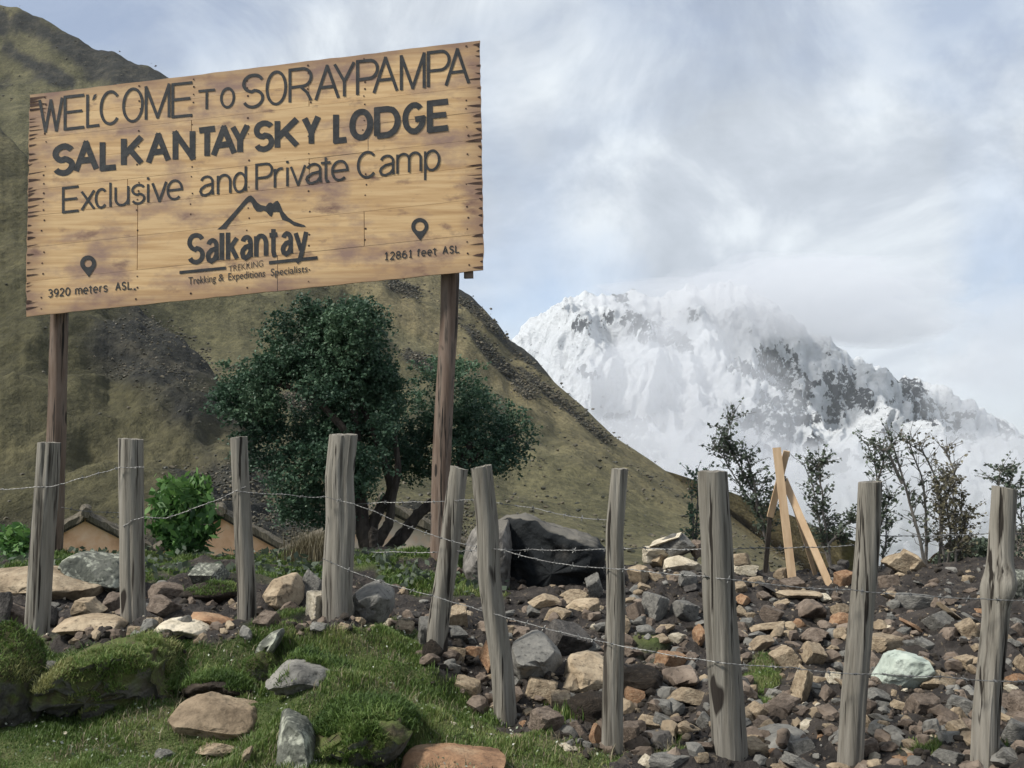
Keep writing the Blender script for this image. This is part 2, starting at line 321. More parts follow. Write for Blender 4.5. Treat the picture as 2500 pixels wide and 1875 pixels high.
# wide ground: from under the camera to the horizon, with the fine sheet lying over it
yy = np.concatenate([np.array([-30, -8, -2, 0, 1, 2, 2.5]), np.arange(3, 13, .5), np.geomspace(13, 60, 46), np.geomspace(64, 4200, 56)])
uu = np.linspace(-3.2, 3.2, 240)
YY, UU = np.meshgrid(yy, uu, indexing='ij'); XX = UU * (np.maximum(YY, 0) + 9) 
ZZ = gz(XX, np.maximum(YY, .5))
inside = (XX > -5.15) & (XX < 5.55) & (YY > 2.6) & (YY < 13.1)
ZZ = np.where((YY < 11) & ~inside, near_z(XX, np.maximum(YY, .5)), ZZ) - np.where(inside, .35, .03)
ZZ += (fbm(P3(XX, YY) * .35, 4, 2) - .5) * .7 * smooth(13.5, 24, YY) + (fbm(P3(XX, YY) * .02, 4, 2) - .5) * 8 * smooth(60, 200, YY)
g2 = mk('terrain', P3(XX, YY, ZZ).reshape(-1, 3), grid_faces(len(yy), len(uu)), GM, smooth=True); attr(g2, 'grass', grassmask(P3(XX, YY, ZZ)).ravel()); tag(g2, kind='structure')
# ---------------------------------------------------------------- grassy mountainside
def hill_mat(name, dark):
    col0 = [tuple(c * dark for c in q) for q in ((.052, .050, .026), (.098, .090, .048), (.155, .138, .076))]
    def ex(t, B, col, mpx, tcx, nz):
        s = nd(t, 'ShaderNodeAttribute', attribute_name='scrub'); y = nd(t, 'ShaderNodeAttribute', attribute_name='dry')  # dry: yellower grass, which also carries the painted sunlit patch
        fine = mixc(t, spots(t, mpx, .22, .48, .72, 8), (.042, .042, .036), (.095, .086, .062))
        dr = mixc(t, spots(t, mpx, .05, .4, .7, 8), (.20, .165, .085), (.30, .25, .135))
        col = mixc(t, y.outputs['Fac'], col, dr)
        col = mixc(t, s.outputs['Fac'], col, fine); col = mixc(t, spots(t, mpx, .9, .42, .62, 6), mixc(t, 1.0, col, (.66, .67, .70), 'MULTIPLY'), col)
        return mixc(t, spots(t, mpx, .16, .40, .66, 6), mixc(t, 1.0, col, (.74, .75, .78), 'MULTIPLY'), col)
    return mat(name, [(.3, col0[0]), (.5, col0[1]), (.7, col0[2])], scale=.035, detail=11, nrough=.66, bump=1, bscale=.35, rough=.95, extra=ex, bdist=1.6, stretch=(1, .6, 1), spec=.1)
def polar(pxs, crest, yb, Y0, Yc, relief, seed, name, material, back=True, scrubf=None, sunlit_dryf=None, rows=110, pw=1.0, rockf=None):
    """a mountainside as real terrain: from its foot at distance Y0 up to a crest line at distance Yc, then down behind"""
    v = np.linspace(0, 1, rows)[:, None]; yc = crest(pxs)[None]; Yc_ = Yc(pxs)[None]; Y0_ = Y0(pxs)[None] if callable(Y0) else Y0
    Y = Y0_ + (Yc_ - Y0_) * v ** 1.15; yb_ = yb(pxs)[None] if callable(yb) else yb; py = yb_ + (yc - yb_) * v ** pw; P = at(np.broadcast_to(pxs[None], py.shape), py, Y)
    P = P + relief(P, v, seed)
    if back:
        extra = []
        for k, (dy, dz) in enumerate(((.12, -.03), (.4, -.16), (.9, -.4))):
            q = P[-1].copy(); h = (P[-1, :, 2] - P[0, :, 2]); q[:, 1] += dy * h * 1.2 + 2; q[:, 2] += dz * h * 1.6 - 1; q[:, 0] *= (q[:, 1] / P[-1, :, 1]); extra.append(q)
        P = np.concatenate([P, np.array(extra)], 0)
    nr, nc = P.shape[:2]; o = mk(name, P.reshape(-1, 3), grid_faces(nr, nc), material, smooth=True); tag(o, kind='structure')
    if scrubf is not None:
        a, b = pix(P); attr(o, 'scrub', np.clip(scrubf(a, b, P), 0, 1).ravel())
        attr(o, 'dry', np.clip(sunlit_dryf(a, b, P), 0, 1).ravel())  # dry grass and painted sunlight share this mask
    if rockf is not None: a, b = pix(P); attr(o, 'rock', np.clip(rockf(a, b, P), 0, 1).ravel())
    return o, P
HC = np.array([(-2600,-900),(-1200,-520),(-500,-230),(-150,-70),(0,8),(60,32),(130,62),(220,110),(300,142),(360,165),(430,200),(700,390),(900,545),(1110,700),(1150,728),(1198,778),(1243,826),(1300,872),(1356,938),(1424,995),(1503,1068),(1582,1120),(1673,1182),(1763,1244),(1853,1311),(1921,1358),(1990,1408),(2060,1452),(2160,1495)], float)
def hcrest(px): return np.interp(px, HC[:, 0], HC[:, 1]) + (fbm(P3(px / 46, 0, 0), 4, 31) - .5) * 26 * np.clip((1500 - px) / 300, .12, 1)
def segd(px, py, a, b):
    a = np.array(a, float); b = np.array(b, float); d = b - a; t = np.clip(((px - a[0]) * d[0] + (py - a[1]) * d[1]) / (d @ d), 0, 1)
    return np.hypot(px - a[0] - t * d[0], py - a[1] - t * d[1])
def hrel(P, v, seed):
    s = np.array([.02, .008, .02]); n = fbm(P * s, 5, seed, True, .55) - .55; m = fbm(P * .012, 4, seed + 5) - .5
    amp = np.sin(np.pi * np.clip(v, 0, 1)) ** .6 * (P[..., 1] - 40) / 300
    dx = np.clip((2050 - pix(P)[0]) / 600, 0, 1); o = np.zeros_like(P); o[..., 2] = (n * 26 + m * 24) * amp * dx; return o
def hscrub(px, py, P):
    n = fbm(P * np.array([.05, .02, .05]), 5, 40); n2 = fbm(P * .018, 4, 44)
    d = np.zeros_like(px)
    for a, b, wd in (((60,60),(430,215),38),((130,100),(330,190),30),((20,120),(170,210),20),((1115,705),(1200,790),26),((1190,790),(1330,900),22),((1120,780),(1290,960),20),((960,690),(1010,710),20),((1000,860),(1060,900),22),((-400,-120),(0,60),30),((1270,900),(1480,1080),10)):
        d = np.maximum(d, 1.25 - segd(px, py, a, b) / wd)
    return smooth(.50, .60, n * .6 + n2 * .25 + np.clip(d, 0, 1) * .27 - .02)
def hsunlit_dry(px, py, P):
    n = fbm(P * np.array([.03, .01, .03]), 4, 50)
    up = smooth(0, 260, 260 - (py - hcrest(px))) * smooth(640, 900, px) + .55 * smooth(330, 0, px) * smooth(420, 100, py)  # sunlit slope near the crest, put into the colour as yellower grass
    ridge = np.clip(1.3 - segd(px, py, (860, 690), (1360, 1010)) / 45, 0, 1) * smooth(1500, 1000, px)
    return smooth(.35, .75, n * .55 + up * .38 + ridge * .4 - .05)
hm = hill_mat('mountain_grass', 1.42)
_, HP = polar(np.arange(-2400, 2130, 8.), hcrest, lambda p: np.interp(p, [0, 1500, 1900, 2130], [1408, 1412, 1450, 1520]), lambda p: 60 + 0 * p, lambda p: np.interp(p, [-2400, 0, 1100, 2060], [620, 560, 430, 240]), hrel, 11, 'hill', hm, scrubf=hscrub, sunlit_dryf=hsunlit_dry, rows=130)
SPC = np.array([(-2600,-100),(-600,180),(-100,290),(0,318),(60,372),(150,520),(260,680),(330,745),(400,800),(450,838),(500,890),(545,945),(590,1030),(620,1110),(680,1190),(760,1250),(860,1290),(1000,1340),(1120,1410)], float)
def scrst(px): return np.interp(px, SPC[:, 0], SPC[:, 1]) + (fbm(P3(px / 30, 3, 0), 4, 61) - .5) * 22
def srel(P, v, seed):
    n = fbm(P * np.array([.05, .02, .05]), 5, seed, True, .55) - .55; o = np.zeros_like(P); o[..., 2] = (n * 13 + (fbm(P * .03, 4, seed + 3) - .5) * 10) * np.sin(np.pi * np.clip(v, 0, 1)) ** .6; return o
def sscrub(px, py, P):
    c = scrst(px); n = fbm(P * np.array([.08, .03, .08]), 5, 71); right = np.clip(1 - segd(px, py, (330, 800), (560, 1200)) / 210, 0, 1); top = smooth(130, 0, py - c) * .5 + .5 * smooth(150, 0, px) * smooth(700, 350, py)
    low = smooth(1100, 1350, py) * .35
    return smooth(.46, .66, n * .62 + right * .38 + top * .22 + low)
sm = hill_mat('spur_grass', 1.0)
_, SP = polar(np.arange(-2400, 1120, 7.), scrst, 1415, lambda p: 58 + 0 * p, lambda p: np.interp(p, [-2400, 0, 400, 1120], [330, 260, 190, 90]), srel, 23, 'hill_spur', sm, scrubf=sscrub, sunlit_dryf=lambda a, b, P: smooth(.5, .8, fbm(P * .02, 3, 6)) * .35, rows=110)
# scrub bushes clinging to the slopes: low leafy lumps
def lumps(name, P, weight, n, rmin, rmax, material, label):
    Pf = P.reshape(-1, 3); wt = np.clip(weight.ravel(), 0, 1) * (Pf[:, 1] < 620); idx = rng.choice(len(Pf), n, p=wt / wt.sum())
    ico = ico_verts(1); iv, jf = ico; c = Pf[idx] + rng.normal(0, 1, (n, 3)) * np.array([1.6, 2.5, .3]); r = (rmin + (rmax - rmin) * rng.random(n) ** 2) * (c[:, 1] / 250) ** .5
    V = c[:, None] + iv[None] * r[:, None, None] * (.6 + .8 * rng.random((n, len(iv), 1))) * np.array([1.25, 1.1, .75])
    Fc = (jf[None] + (np.arange(n) * len(iv))[:, None, None]).reshape(-1, 3)
    o = mk(name, V.reshape(-1, 3), Fc, material); attr(o, 'tone', np.repeat(rng.random(n), len(iv))); tag(o, label, 'scrub', kind='stuff'); return o
def ico_verts(sub):
    import bmesh
    b = bmesh.new(); bmesh.ops.create_icosphere(b, subdivisions=sub, radius=1); V = np.array([v.co[:] for v in b.verts]); Fc = np.array([[v.index for v in f.verts] for f in b.faces]); b.free(); return V, Fc
M['scrub'] = leafmat('scrub_bushes', (.035, .036, .024), (.070, .062, .040), (.12, .10, .065), .05)
a_, b_ = pix(HP); lumps('scrub', HP, hscrub(a_, b_, HP) ** 2 * (b_ > 250) * (b_ > hcrest(a_) + 22) * (a_ > -300) * (a_ < 1650) + .008 * (a_ > -200), 12000, .14, .5, M['scrub'], 'dark low scrub scattered over the big grassy mountainside')
a_, b_ = pix(SP); lumps('scrub', SP, sscrub(a_, b_, SP) ** 2 * (a_ > -300) + .02 * (a_ > -200), 16000, .07, .30, M['scrub'], 'brown scrub covering the nearer spur behind the signboard')
# ---------------------------------------------------------------- snow mountain
def snow_mat():
    m = bpy.data.materials.new('snow_and_rock'); m.use_nodes = True; t = m.node_tree; B = t.nodes['Principled BSDF']; B.inputs['Roughness'].default_value = .8
    a = nd(t, 'ShaderNodeAttribute', attribute_name='rock'); tcx = nd(t, 'ShaderNodeTexCoord'); mpx = nd(t, 'ShaderNodeMapping'); mpx.inputs['Scale'].default_value = (1, .4, .8); t.links.new(tcx.outputs['Object'], mpx.inputs[0])
    n = nd(t, 'ShaderNodeTexNoise', i_Scale=.085, i_Detail=8.0, i_Roughness=.72); t.links.new(mpx.outputs[0], n.inputs[0])
    ma = nd(t, 'ShaderNodeMath', operation='MULTIPLY_ADD'); ma.inputs[1].default_value = 4.2; ma.inputs[2].default_value = -2.1; t.links.new(n.outputs[0], ma.inputs[0])
    ad = nd(t, 'ShaderNodeMath', operation='ADD'); t.links.new(ma.outputs[0], ad.inputs[0]); t.links.new(a.outputs['Fac'], ad.inputs[1])
    mr = nd(t, 'ShaderNodeMapRange'); mr.inputs['From Min'].default_value = .50; mr.inputs['From Max'].default_value = .60; t.links.new(ad.outputs[0], mr.inputs[0])
    rk = ramp(t, [(.35, (.012, .017, .028)), (.65, (.055, .06, .072))]); t.links.new(n.outputs[0], rk.inputs[0])
    t.links.new(mixc(t, mr.outputs[0], (.80, .83, .86), rk.outputs[0]), B.inputs['Base Color'])
    bp = nd(t, 'ShaderNodeBump', i_Strength=1.0, i_Distance=20.0); t.links.new(n.outputs[0], bp.inputs['Height']); t.links.new(bp.outputs[0], B.inputs['Normal']); return m
MC = np.array([(400,1250),(1000,960),(1200,850),(1300,790),(1360,745),(1393,728),(1420,718),(1470,714),(1520,716),(1550,712),(1600,728),(1640,708),(1700,700),(1780,690),(1850,720),(1920,770),(1990,836),(2080,880),(2150,905),(2190,922),(2240,928),(2290,958),(2330,985),(2390,1005),(2440,1022),(2500,1060),(2700,1150),(3100,1260),(3600,1330)], float)
def mcrest(px): return np.interp(px, MC[:, 0], MC[:, 1]) + (fbm(P3(px / 42, 9, 0), 5, 81, True) - .6) * 22 + (fbm(P3(px / 13, 4, 0), 3, 83) - .5) * 20
def mrel(P, v, seed):
    r1 = fbm(P * np.array([.0040, .0016, .0024]) * 1.1, 6, seed, True, .6) - .55; r2 = fbm(P * np.array([.012, .004, .003]), 4, seed + 9, True, .5) - .5
    o = np.zeros_like(P); k = np.sin(np.pi * np.clip(v, 0, 1)) ** .5; r3 = fbm(P * np.array([.02, .008, .02]), 4, seed + 2) - .5; o[..., 2] = (r1 * 250 + r2 * 34 + r3 * 75) * k; o[..., 1] += (r1 * -220 - r3 * 150) * k; return o
RK = [(1880,930,70,75,1),(1890,1000,60,60,.9),(1830,905,45,40,.8),(1945,985,45,60,.85),(1900,1080,60,60,.75),(1990,1080,45,35,.6),(1800,1010,40,50,.5),(1500,782,58,24,.9),(1555,795,40,34,.8),(1430,790,26,20,.6),(1530,725,36,22,.9),(1500,715,30,8,.7),(1600,790,24,20,.9),(1635,825,34,22,.95),(1670,850,28,18,.8),(1690,762,14,24,.8),(1700,745,10,10,.6),
 (1540,1060,75,38,.85),(1585,1100,46,44,1),(1480,1030,40,25,.7),(1440,915,34,24,.55),(1640,1110,90,30,.45),(2050,930,50,28,.8),(2080,965,45,35,.8),(2110,1000,70,28,.75),(2060,1030,40,40,.6),(2230,950,50,28,.85),(2180,975,36,24,.6),(2270,990,40,22,.8),(2290,1030,45,24,.7),(2190,1060,60,26,.8),(2330,1075,46,14,.7),(2130,1110,90,34,.6),(2040,1130,60,50,.6),(1990,1150,60,30,.5),(2450,1045,26,28,.8),(2480,1030,20,20,.5),(1960,880,30,24,.4),(2010,870,30,18,.4),(2350,1010,30,16,.6)]
def mrock(px, py, P):
    o = np.zeros_like(px)
    for cx, cy, rx, ry, k in RK: o = np.maximum(o, k * np.clip(1.45 - np.hypot((px - cx) / rx, (py - cy) / ry), 0, 1.0))
    n = fbm(P * np.array([.010, .004, .010]), 5, 91, True)
    n2 = fbm(P * np.array([.022, .008, .022]), 4, 95)
    n3 = fbm(P * np.array([.06, .02, .05]), 3, 97)
    return .76 * smooth(.34, .58, o * .55 + (n - .5) * .8 + (n2 - .5) * 1.0 + (n3 - .5) * .9) * (o > .02)
_, MP = polar(np.arange(400, 3600, 4.), mcrest, 1500, lambda p: 1500 + 0 * p, lambda p: 2500 + 0 * p, mrel, 33, 'snow_mountain', snow_mat(), rockf=mrock, rows=300)
# ---------------------------------------------------------------- low cloud lying against the mountain, and the valley haze
TOPS = []
def cloud(name, cx, cy, Y, rx, rz, ry, dens, seed, label):
    V, Fc = ico_verts(6); n = fbm(V * 1.6 + seed, 5, seed) - .5; n2 = fbm(V * 4.5 + seed, 4, seed + 2) - .5; c = at(cx, cy, Y)
    V = V * (1 + n * 1.0 + n2 * .35)[:, None] * np.array([rx, ry, rz]) + c
    m = bpy.data.materials.new('cloud_vapour'); m.use_nodes = True; t = m.node_tree; t.nodes.remove(t.nodes['Principled BSDF'])
    pv = nd(t, 'ShaderNodeVolumePrincipled'); pv.inputs['Color'].default_value = (.96, .97, 1, 1); pv.inputs['Density'].default_value = dens; pv.inputs['Anisotropy'].default_value = .2
    t.links.new(pv.outputs[0], t.nodes['Material Output'].inputs['Volume'])
    o = mk(name, V, Fc, m, smooth=True); tag(o, label, 'mist', kind='stuff'); TOPS.append(V[:, 2].max()); return o
CL = [(1680,1010,1750,190,150,110,.0042,3,'thin mist drifting across the middle of the snow face'),
      (1330,1180,1500,330,90,120,.0026,5,'mist at the foot of the snow mountain beside the grassy slope'),
      (2200,1260,1500,420,110,140,.0060,8,'mist filling the valley under the snow mountain'),
      (2560,900,1900,230,150,150,.0030,12,'heavy mist hiding the far right end of the snow ridge'),
      (1930,735,2250,360,95,130,.0065,15,'mist veiling the summit ridge of the snow mountain'),
      (1500,900,1900,230,90,90,.0022,19,'wisp of mist below the rounded snow summit'),
      (1640,1130,1600,230,75,100,.0032,27,'mist lying low between the grassy slope and the saplings')]
for c in CL: cloud('mist_bank', *c)
def hazebox():
    m = bpy.data.materials.new('valley_haze'); m.use_nodes = True; t = m.node_tree; t.nodes.remove(t.nodes['Principled BSDF'])
    pv = nd(t, 'ShaderNodeVolumePrincipled'); pv.inputs['Color'].default_value = (.90, .95, 1, 1); pv.inputs['Density'].default_value = .00006
    t.links.new(pv.outputs[0], t.nodes['Material Output'].inputs['Volume'])
    x, y0, y1, z0, z1 = 15000, -60, 4300, -560, max(TOPS + [HP[..., 2].max()]) + 20; print('HAZE TOP', z1, TOPS, HP[..., 2].max())
    V = [(-x, y0, z0), (x, y0, z0), (x, y1, z0), (-x, y1, z0), (-x, y0, z1), (x, y0, z1), (x, y1, z1), (-x, y1, z1)]
    o = mk('haze', V, [(0, 3, 2, 1), (4, 5, 6, 7), (0, 1, 5, 4), (1, 2, 6, 5), (2, 3, 7, 6), (3, 0, 4, 7)], m); tag(o, 'pale air softening the far mountains', 'haze', kind='stuff')
hazebox()
# ---------------------------------------------------------------- huts down in the valley
def Wz(py, Y): return float(at(1250, py, Y)[2])
def hut(cx, apy, half, ey, Y, wall, label, depth=2.4):
    c = at(cx, apy, Y); x = c[0]; zt = c[2]; hw = half * Y / F; ze = Wz(ey, Y); zb = gz(x, Y) - .6
    t = thing('adobe_hut', (x, Y, zb), label, 'hut', 'thatched huts in the valley')
    b = MB(); pts = [(x - hw, zb), (x + hw, zb), (x + hw, ze), (x, zt - .1), (x - hw, ze)]
    n = 5; V = [(p[0], Y, p[1]) for p in pts] + [(p[0], Y + depth, p[1]) for p in pts]
    b.add(V, [(0, 1, 2, 3, 4), (9, 8, 7, 6, 5)] + [(i, i + 5, (i + 1) % 5 + 5, (i + 1) % 5) for i in range(5)]); b.build('wall', wall, t)
    sl = (zt - ze) / hw; th = .20; ov = .4
    for s in (-1, 1):
        r = MB(); nr, nc = 14, 20; G = []
        for k, zz in ((0, 0), (1, -1)):
            for i in range(nr):
                for j in range(nc):
                    u = i / (nr - 1) * (hw + ov); w_ = -.28 + j / (nc - 1) * (depth + .6); q = rng.random() * .13
                    G.append((x + s * u, Y + w_ - (.12 * rng.random() if j == 0 else 0), zt + .16 - sl * u + (q if not k else -th - q * .4)))
        f = []
        for k in (0, 1):
            o = k * nr * nc; f += [(o + i * nc + j, o + i * nc + j + 1, o + (i + 1) * nc + j + 1, o + (i + 1) * nc + j) for i in range(nr - 1) for j in range(nc - 1)]
        h = nr * nc
        f += [(i * nc, (i + 1) * nc, (i + 1) * nc + h, i * nc + h) for i in range(nr - 1)] + [(i * nc + nc - 1, (i + 1) * nc + nc - 1, (i + 1) * nc + nc - 1 + h, i * nc + nc - 1 + h) for i in range(nr - 1)]
        f += [((nr - 1) * nc + j, (nr - 1) * nc + j + 1, (nr - 1) * nc + j + 1 + h, (nr - 1) * nc + j + h) for j in range(nc - 1)]
        r.add(G, f); r.build('roof', M['thatch'], t)
        e = MB(); e.bar((x + s * .05, Y - .12, zt - .12), (x + s * (hw + ov * .8), Y - .12, zt - .12 - sl * (hw + ov * .8) + .03), .14, .16); e.build('rafter', M['bark'], t)
    t.rotation_euler = (0, 0, math.atan2(-x, Y))
    rd = MB(); rd.tube([(x + .05 * rng.normal(), Y - .8 + k * (depth + 1.6) / 8, zt + .22) for k in range(9)], .24, 7, jit=.4); rd.build('ridge', M['thatch'], t)
    return t
hut(208, 1262, 135, 1340, 50, M['adobe'], 'peach adobe hut with thick sagging thatch between the first two fence posts')
hut(540, 1256, 152, 1345, 52, M['adobe'], 'peach hut partly hidden by the bright green bush beside the third fence post')
hut(935, 1236, 235, 1352, 47, M['adobe2'], 'grey and pink plastered hut with thatched roof behind the crooked tree trunks')
# ---------------------------------------------------------------- signboard
SB = [(72, 232), (1172, 98), (1181, 659), (62, 773)]; Yl, Yr = 10.85, 10.45
_tl, _tr = at(*SB[0], Yl), at(*SB[1], Yr); _bl = at(*SB[3], Yl)
bn = np.cross(_tr - _tl, _bl - _tl); bn /= np.linalg.norm(bn); bn = bn if bn[1] < 0 else -bn          # towards the viewer
def onb(px, py, off=0.0):
    px = np.asarray(px, float); d = at(px, py, 1.0) - np.array([0, 0, EYE]); p0 = _tl + bn * off
    t = ((p0 - np.array([0, 0, EYE])) @ bn) / (d @ bn); return np.array([0, 0, EYE]) + d * t[..., None]
def buv(u, v):       # u along, v down the board -> pixel of the photograph
    u = np.asarray(u, float); v = np.asarray(v, float); s = np.array(SB, float)
    q = (1 - u)[..., None] * (1 - v)[..., None] * s[0] + u[..., None] * (1 - v)[..., None] * s[1] + u[..., None] * v[..., None] * s[2] + (1 - u)[..., None] * v[..., None] * s[3]
    return q[..., 0], q[..., 1]
postx = [(128, 11.0), (1100, 10.62)]
_b0 = onb(600, 700); base = np.array([(_tl[0] + _tr[0]) / 2, (Yl + Yr) / 2 + .15, .3])
sign = thing('wooden_signboard', tuple(base), 'large varnished plank signboard on two tall poles, welcoming walkers to the lodge', 'signboard')
rows = [0, .105, .20, .31, .43, .548, .69, .842, 1]
splits = {1: [.62], 2: [.36], 3: [.75], 4: [.22, .62], 5: [.243], 6: [.243, .74], 7: [.55]}
M['plank2'] = M['plank']
for r in range(8):
    us = [0] + splits.get(r, []) + [1]
    for a, b2 in zip(us[:-1], us[1:]):
        g_ = .0006 if r in (4, 5) else .0004; n = max(6, int((b2 - a) * 40)); m_ = 5
        u = np.linspace(a + (.0007 if a else 0), b2 - (.0007 if b2 < 1 else 0), n); vv = np.linspace(rows[r] + g_, rows[r + 1] - g_, m_); U, V_ = np.meshgrid(u, vv)
        U = U.copy(); V_ = V_.copy()
        if a == 0: U[:, 0] += (rng.random(m_) - .3) * .004
        if b2 == 1: U[:, -1] -= (rng.random(m_) - .3) * .0025
        if r in (0, 7): V_[0 if r == 0 else -1] += (rng.random(n) - .5) * .003
        pr = .003 * rng.random(); P = onb(*buv(U, V_), pr); B_ = P - bn * .028
        nf = len(P.reshape(-1, 3)); fr = grid_faces(m_, n); bk = fr[:, ::-1] + nf; side = []
        idx = np.arange(nf).reshape(m_, n); loop = list(idx[0]) + list(idx[1:, -1]) + list(idx[-1, ::-1][1:]) + list(idx[::-1, 0][1:-1])
        side = np.array([(loop[k], loop[k] + nf, loop[(k + 1) % len(loop)] + nf, loop[(k + 1) % len(loop)]) for k in range(len(loop))])
        o = mk('plank', np.vstack([P.reshape(-1, 3), B_.reshape(-1, 3)]), np.vstack([fr, bk, side]), M['plank'], sign)
        uu_ = np.minimum(U, 1 - U); ed = np.clip(1 - np.minimum(uu_ / .05, np.minimum(V_, 1 - V_) / .07), 0, 1).ravel() * .55; attr(o, 'edge', np.concatenate([ed, ed]))
for u in (.035, .243, .362, .485, .62, .742, .967):          # battens behind the planks
    b = MB(); x0, y0 = buv(np.array([u, u]), np.array([.03, .985 if u < .9 else 1.03])); p = onb(x0, y0, -.06); b.bar(p[0], p[1], .09, .05, up=tuple(bn)); b.build('batten', M['plank'] if u < .9 else M['pole'], sign)
for v in (.22, .80):
    b = MB(); x0, y0 = buv(np.array([.01, .99]), np.array([v, v])); p = onb(x0, y0, -.125); b.bar(p[0], p[1], .09, .07, up=tuple(bn)); b.build('rail', M['pole'], sign)
nb = MB()
for u in (.035, .243, .362, .485, .62, .742, .967):
    for r in range(8):
        for k in range(3):
            if rng.random() < .7:
                x0, y0 = buv(u + rng.normal() * .002, rows[r] + (rows[r + 1] - rows[r]) * (.18 + .32 * k)); c = onb(np.array([x0]), np.array([y0]), .0045)[0]
                ra = .007 + .005 * rng.random(); a = np.arange(6) * np.pi / 3; e1 = np.cross(bn, [0, 0, 1]); e2 = np.cross(bn, e1)
                nb.add(c + ra * (np.cos(a)[:, None] * e1 + np.sin(a)[:, None] * e2), [(0, 1, 2, 3, 4, 5)])
tag(nb.build('nails', M['burn'], sign), kind='stuff')
nt_ = MB()
for side in (0, 1):                                       # burnt notches along the two ragged ends
    v = .012
    while v < .985:
        ln = (.008 + .036 * rng.random() ** 1.8) * (1.0 if side == 0 else .9); h = .004 + .012 * rng.random(); up = (rng.random() - .35) * .012; e = .0012
        u0 = e if side == 0 else 1 - e; s = 1 if side == 0 else -1
        us = np.array([u0, u0, u0 + s * ln * .55, u0 + s * ln, u0 + s * ln * .5]); vs = np.array([v + h, v, v + h * .1 - up * .4, v - up + h * .4, v + h * .75 - up * .4])
        nt_.add(onb(*buv(us, vs), .0042), [(0, 1, 2, 3, 4)]); v += .012 + .034 * rng.random()
tag(nt_.build('burnt_edge', M['burn'], sign), kind='stuff')
def glyph(s, off):
    c = bpy.data.curves.new('t', 'FONT'); c.body = s; c.size = 1; c.offset = off; c.resolution_u = 6; c.fill_mode = 'FRONT'; o = bpy.data.objects.new('t', c)
    me = bpy.data.meshes.new_from_object(o); n = len(me.vertices); V = np.zeros(n * 3); me.vertices.foreach_get('co', V); V = V.reshape(-1, 3)[:, :2]; Fc = [tuple(p.vertices) for p in me.polygons]
    bpy.data.objects.remove(o); bpy.data.curves.remove(c); bpy.data.meshes.remove(me); return V, Fc
def line(xa, ya, xb, yb): return lambda x: ya + (yb - ya) * (x - xa) / (xb - xa)
def letters(items, base, top, off=0, name='lettering', jig=0, wave=0):
    cap = glyph('H', off)[0][:, 1].max(); b = MB()
    for s, x0, x1 in items:
        V, Fc = glyph(s, off)
        if not len(V): continue
        x = x0 + (V[:, 0] - V[:, 0].min()) / np.ptp(V[:, 0]) * (x1 - x0) if s not in 'l1i' else (x0 + x1) / 2 + (V[:, 0] - V[:, 0].mean()) * (x1 - x0) / max(np.ptp(V[:, 0]), 1e-3)
        v = V[:, 1] / cap; j = (rng.random() - .5) * jig; y = base(x) + j - v * (base(x) - top(x)) * (1 + (rng.random() - .5) * .02)
        y = y + wave * (fbm(P3(x / 6, y / 6, 0), 2, 5) - .5); b = MB(); b.add(onb(x, y, .0055), Fc); b.build('letter' if len(s) == 1 else 'word', M['paint'], sign)
def arc(cx, cy, rx, ry, a0, a1, n=16): return [(cx + rx * math.cos(R(a0 + (a1 - a0) * k / n)), cy + ry * math.sin(R(a0 + (a1 - a0) * k / n))) for k in range(n + 1)]
X = .76
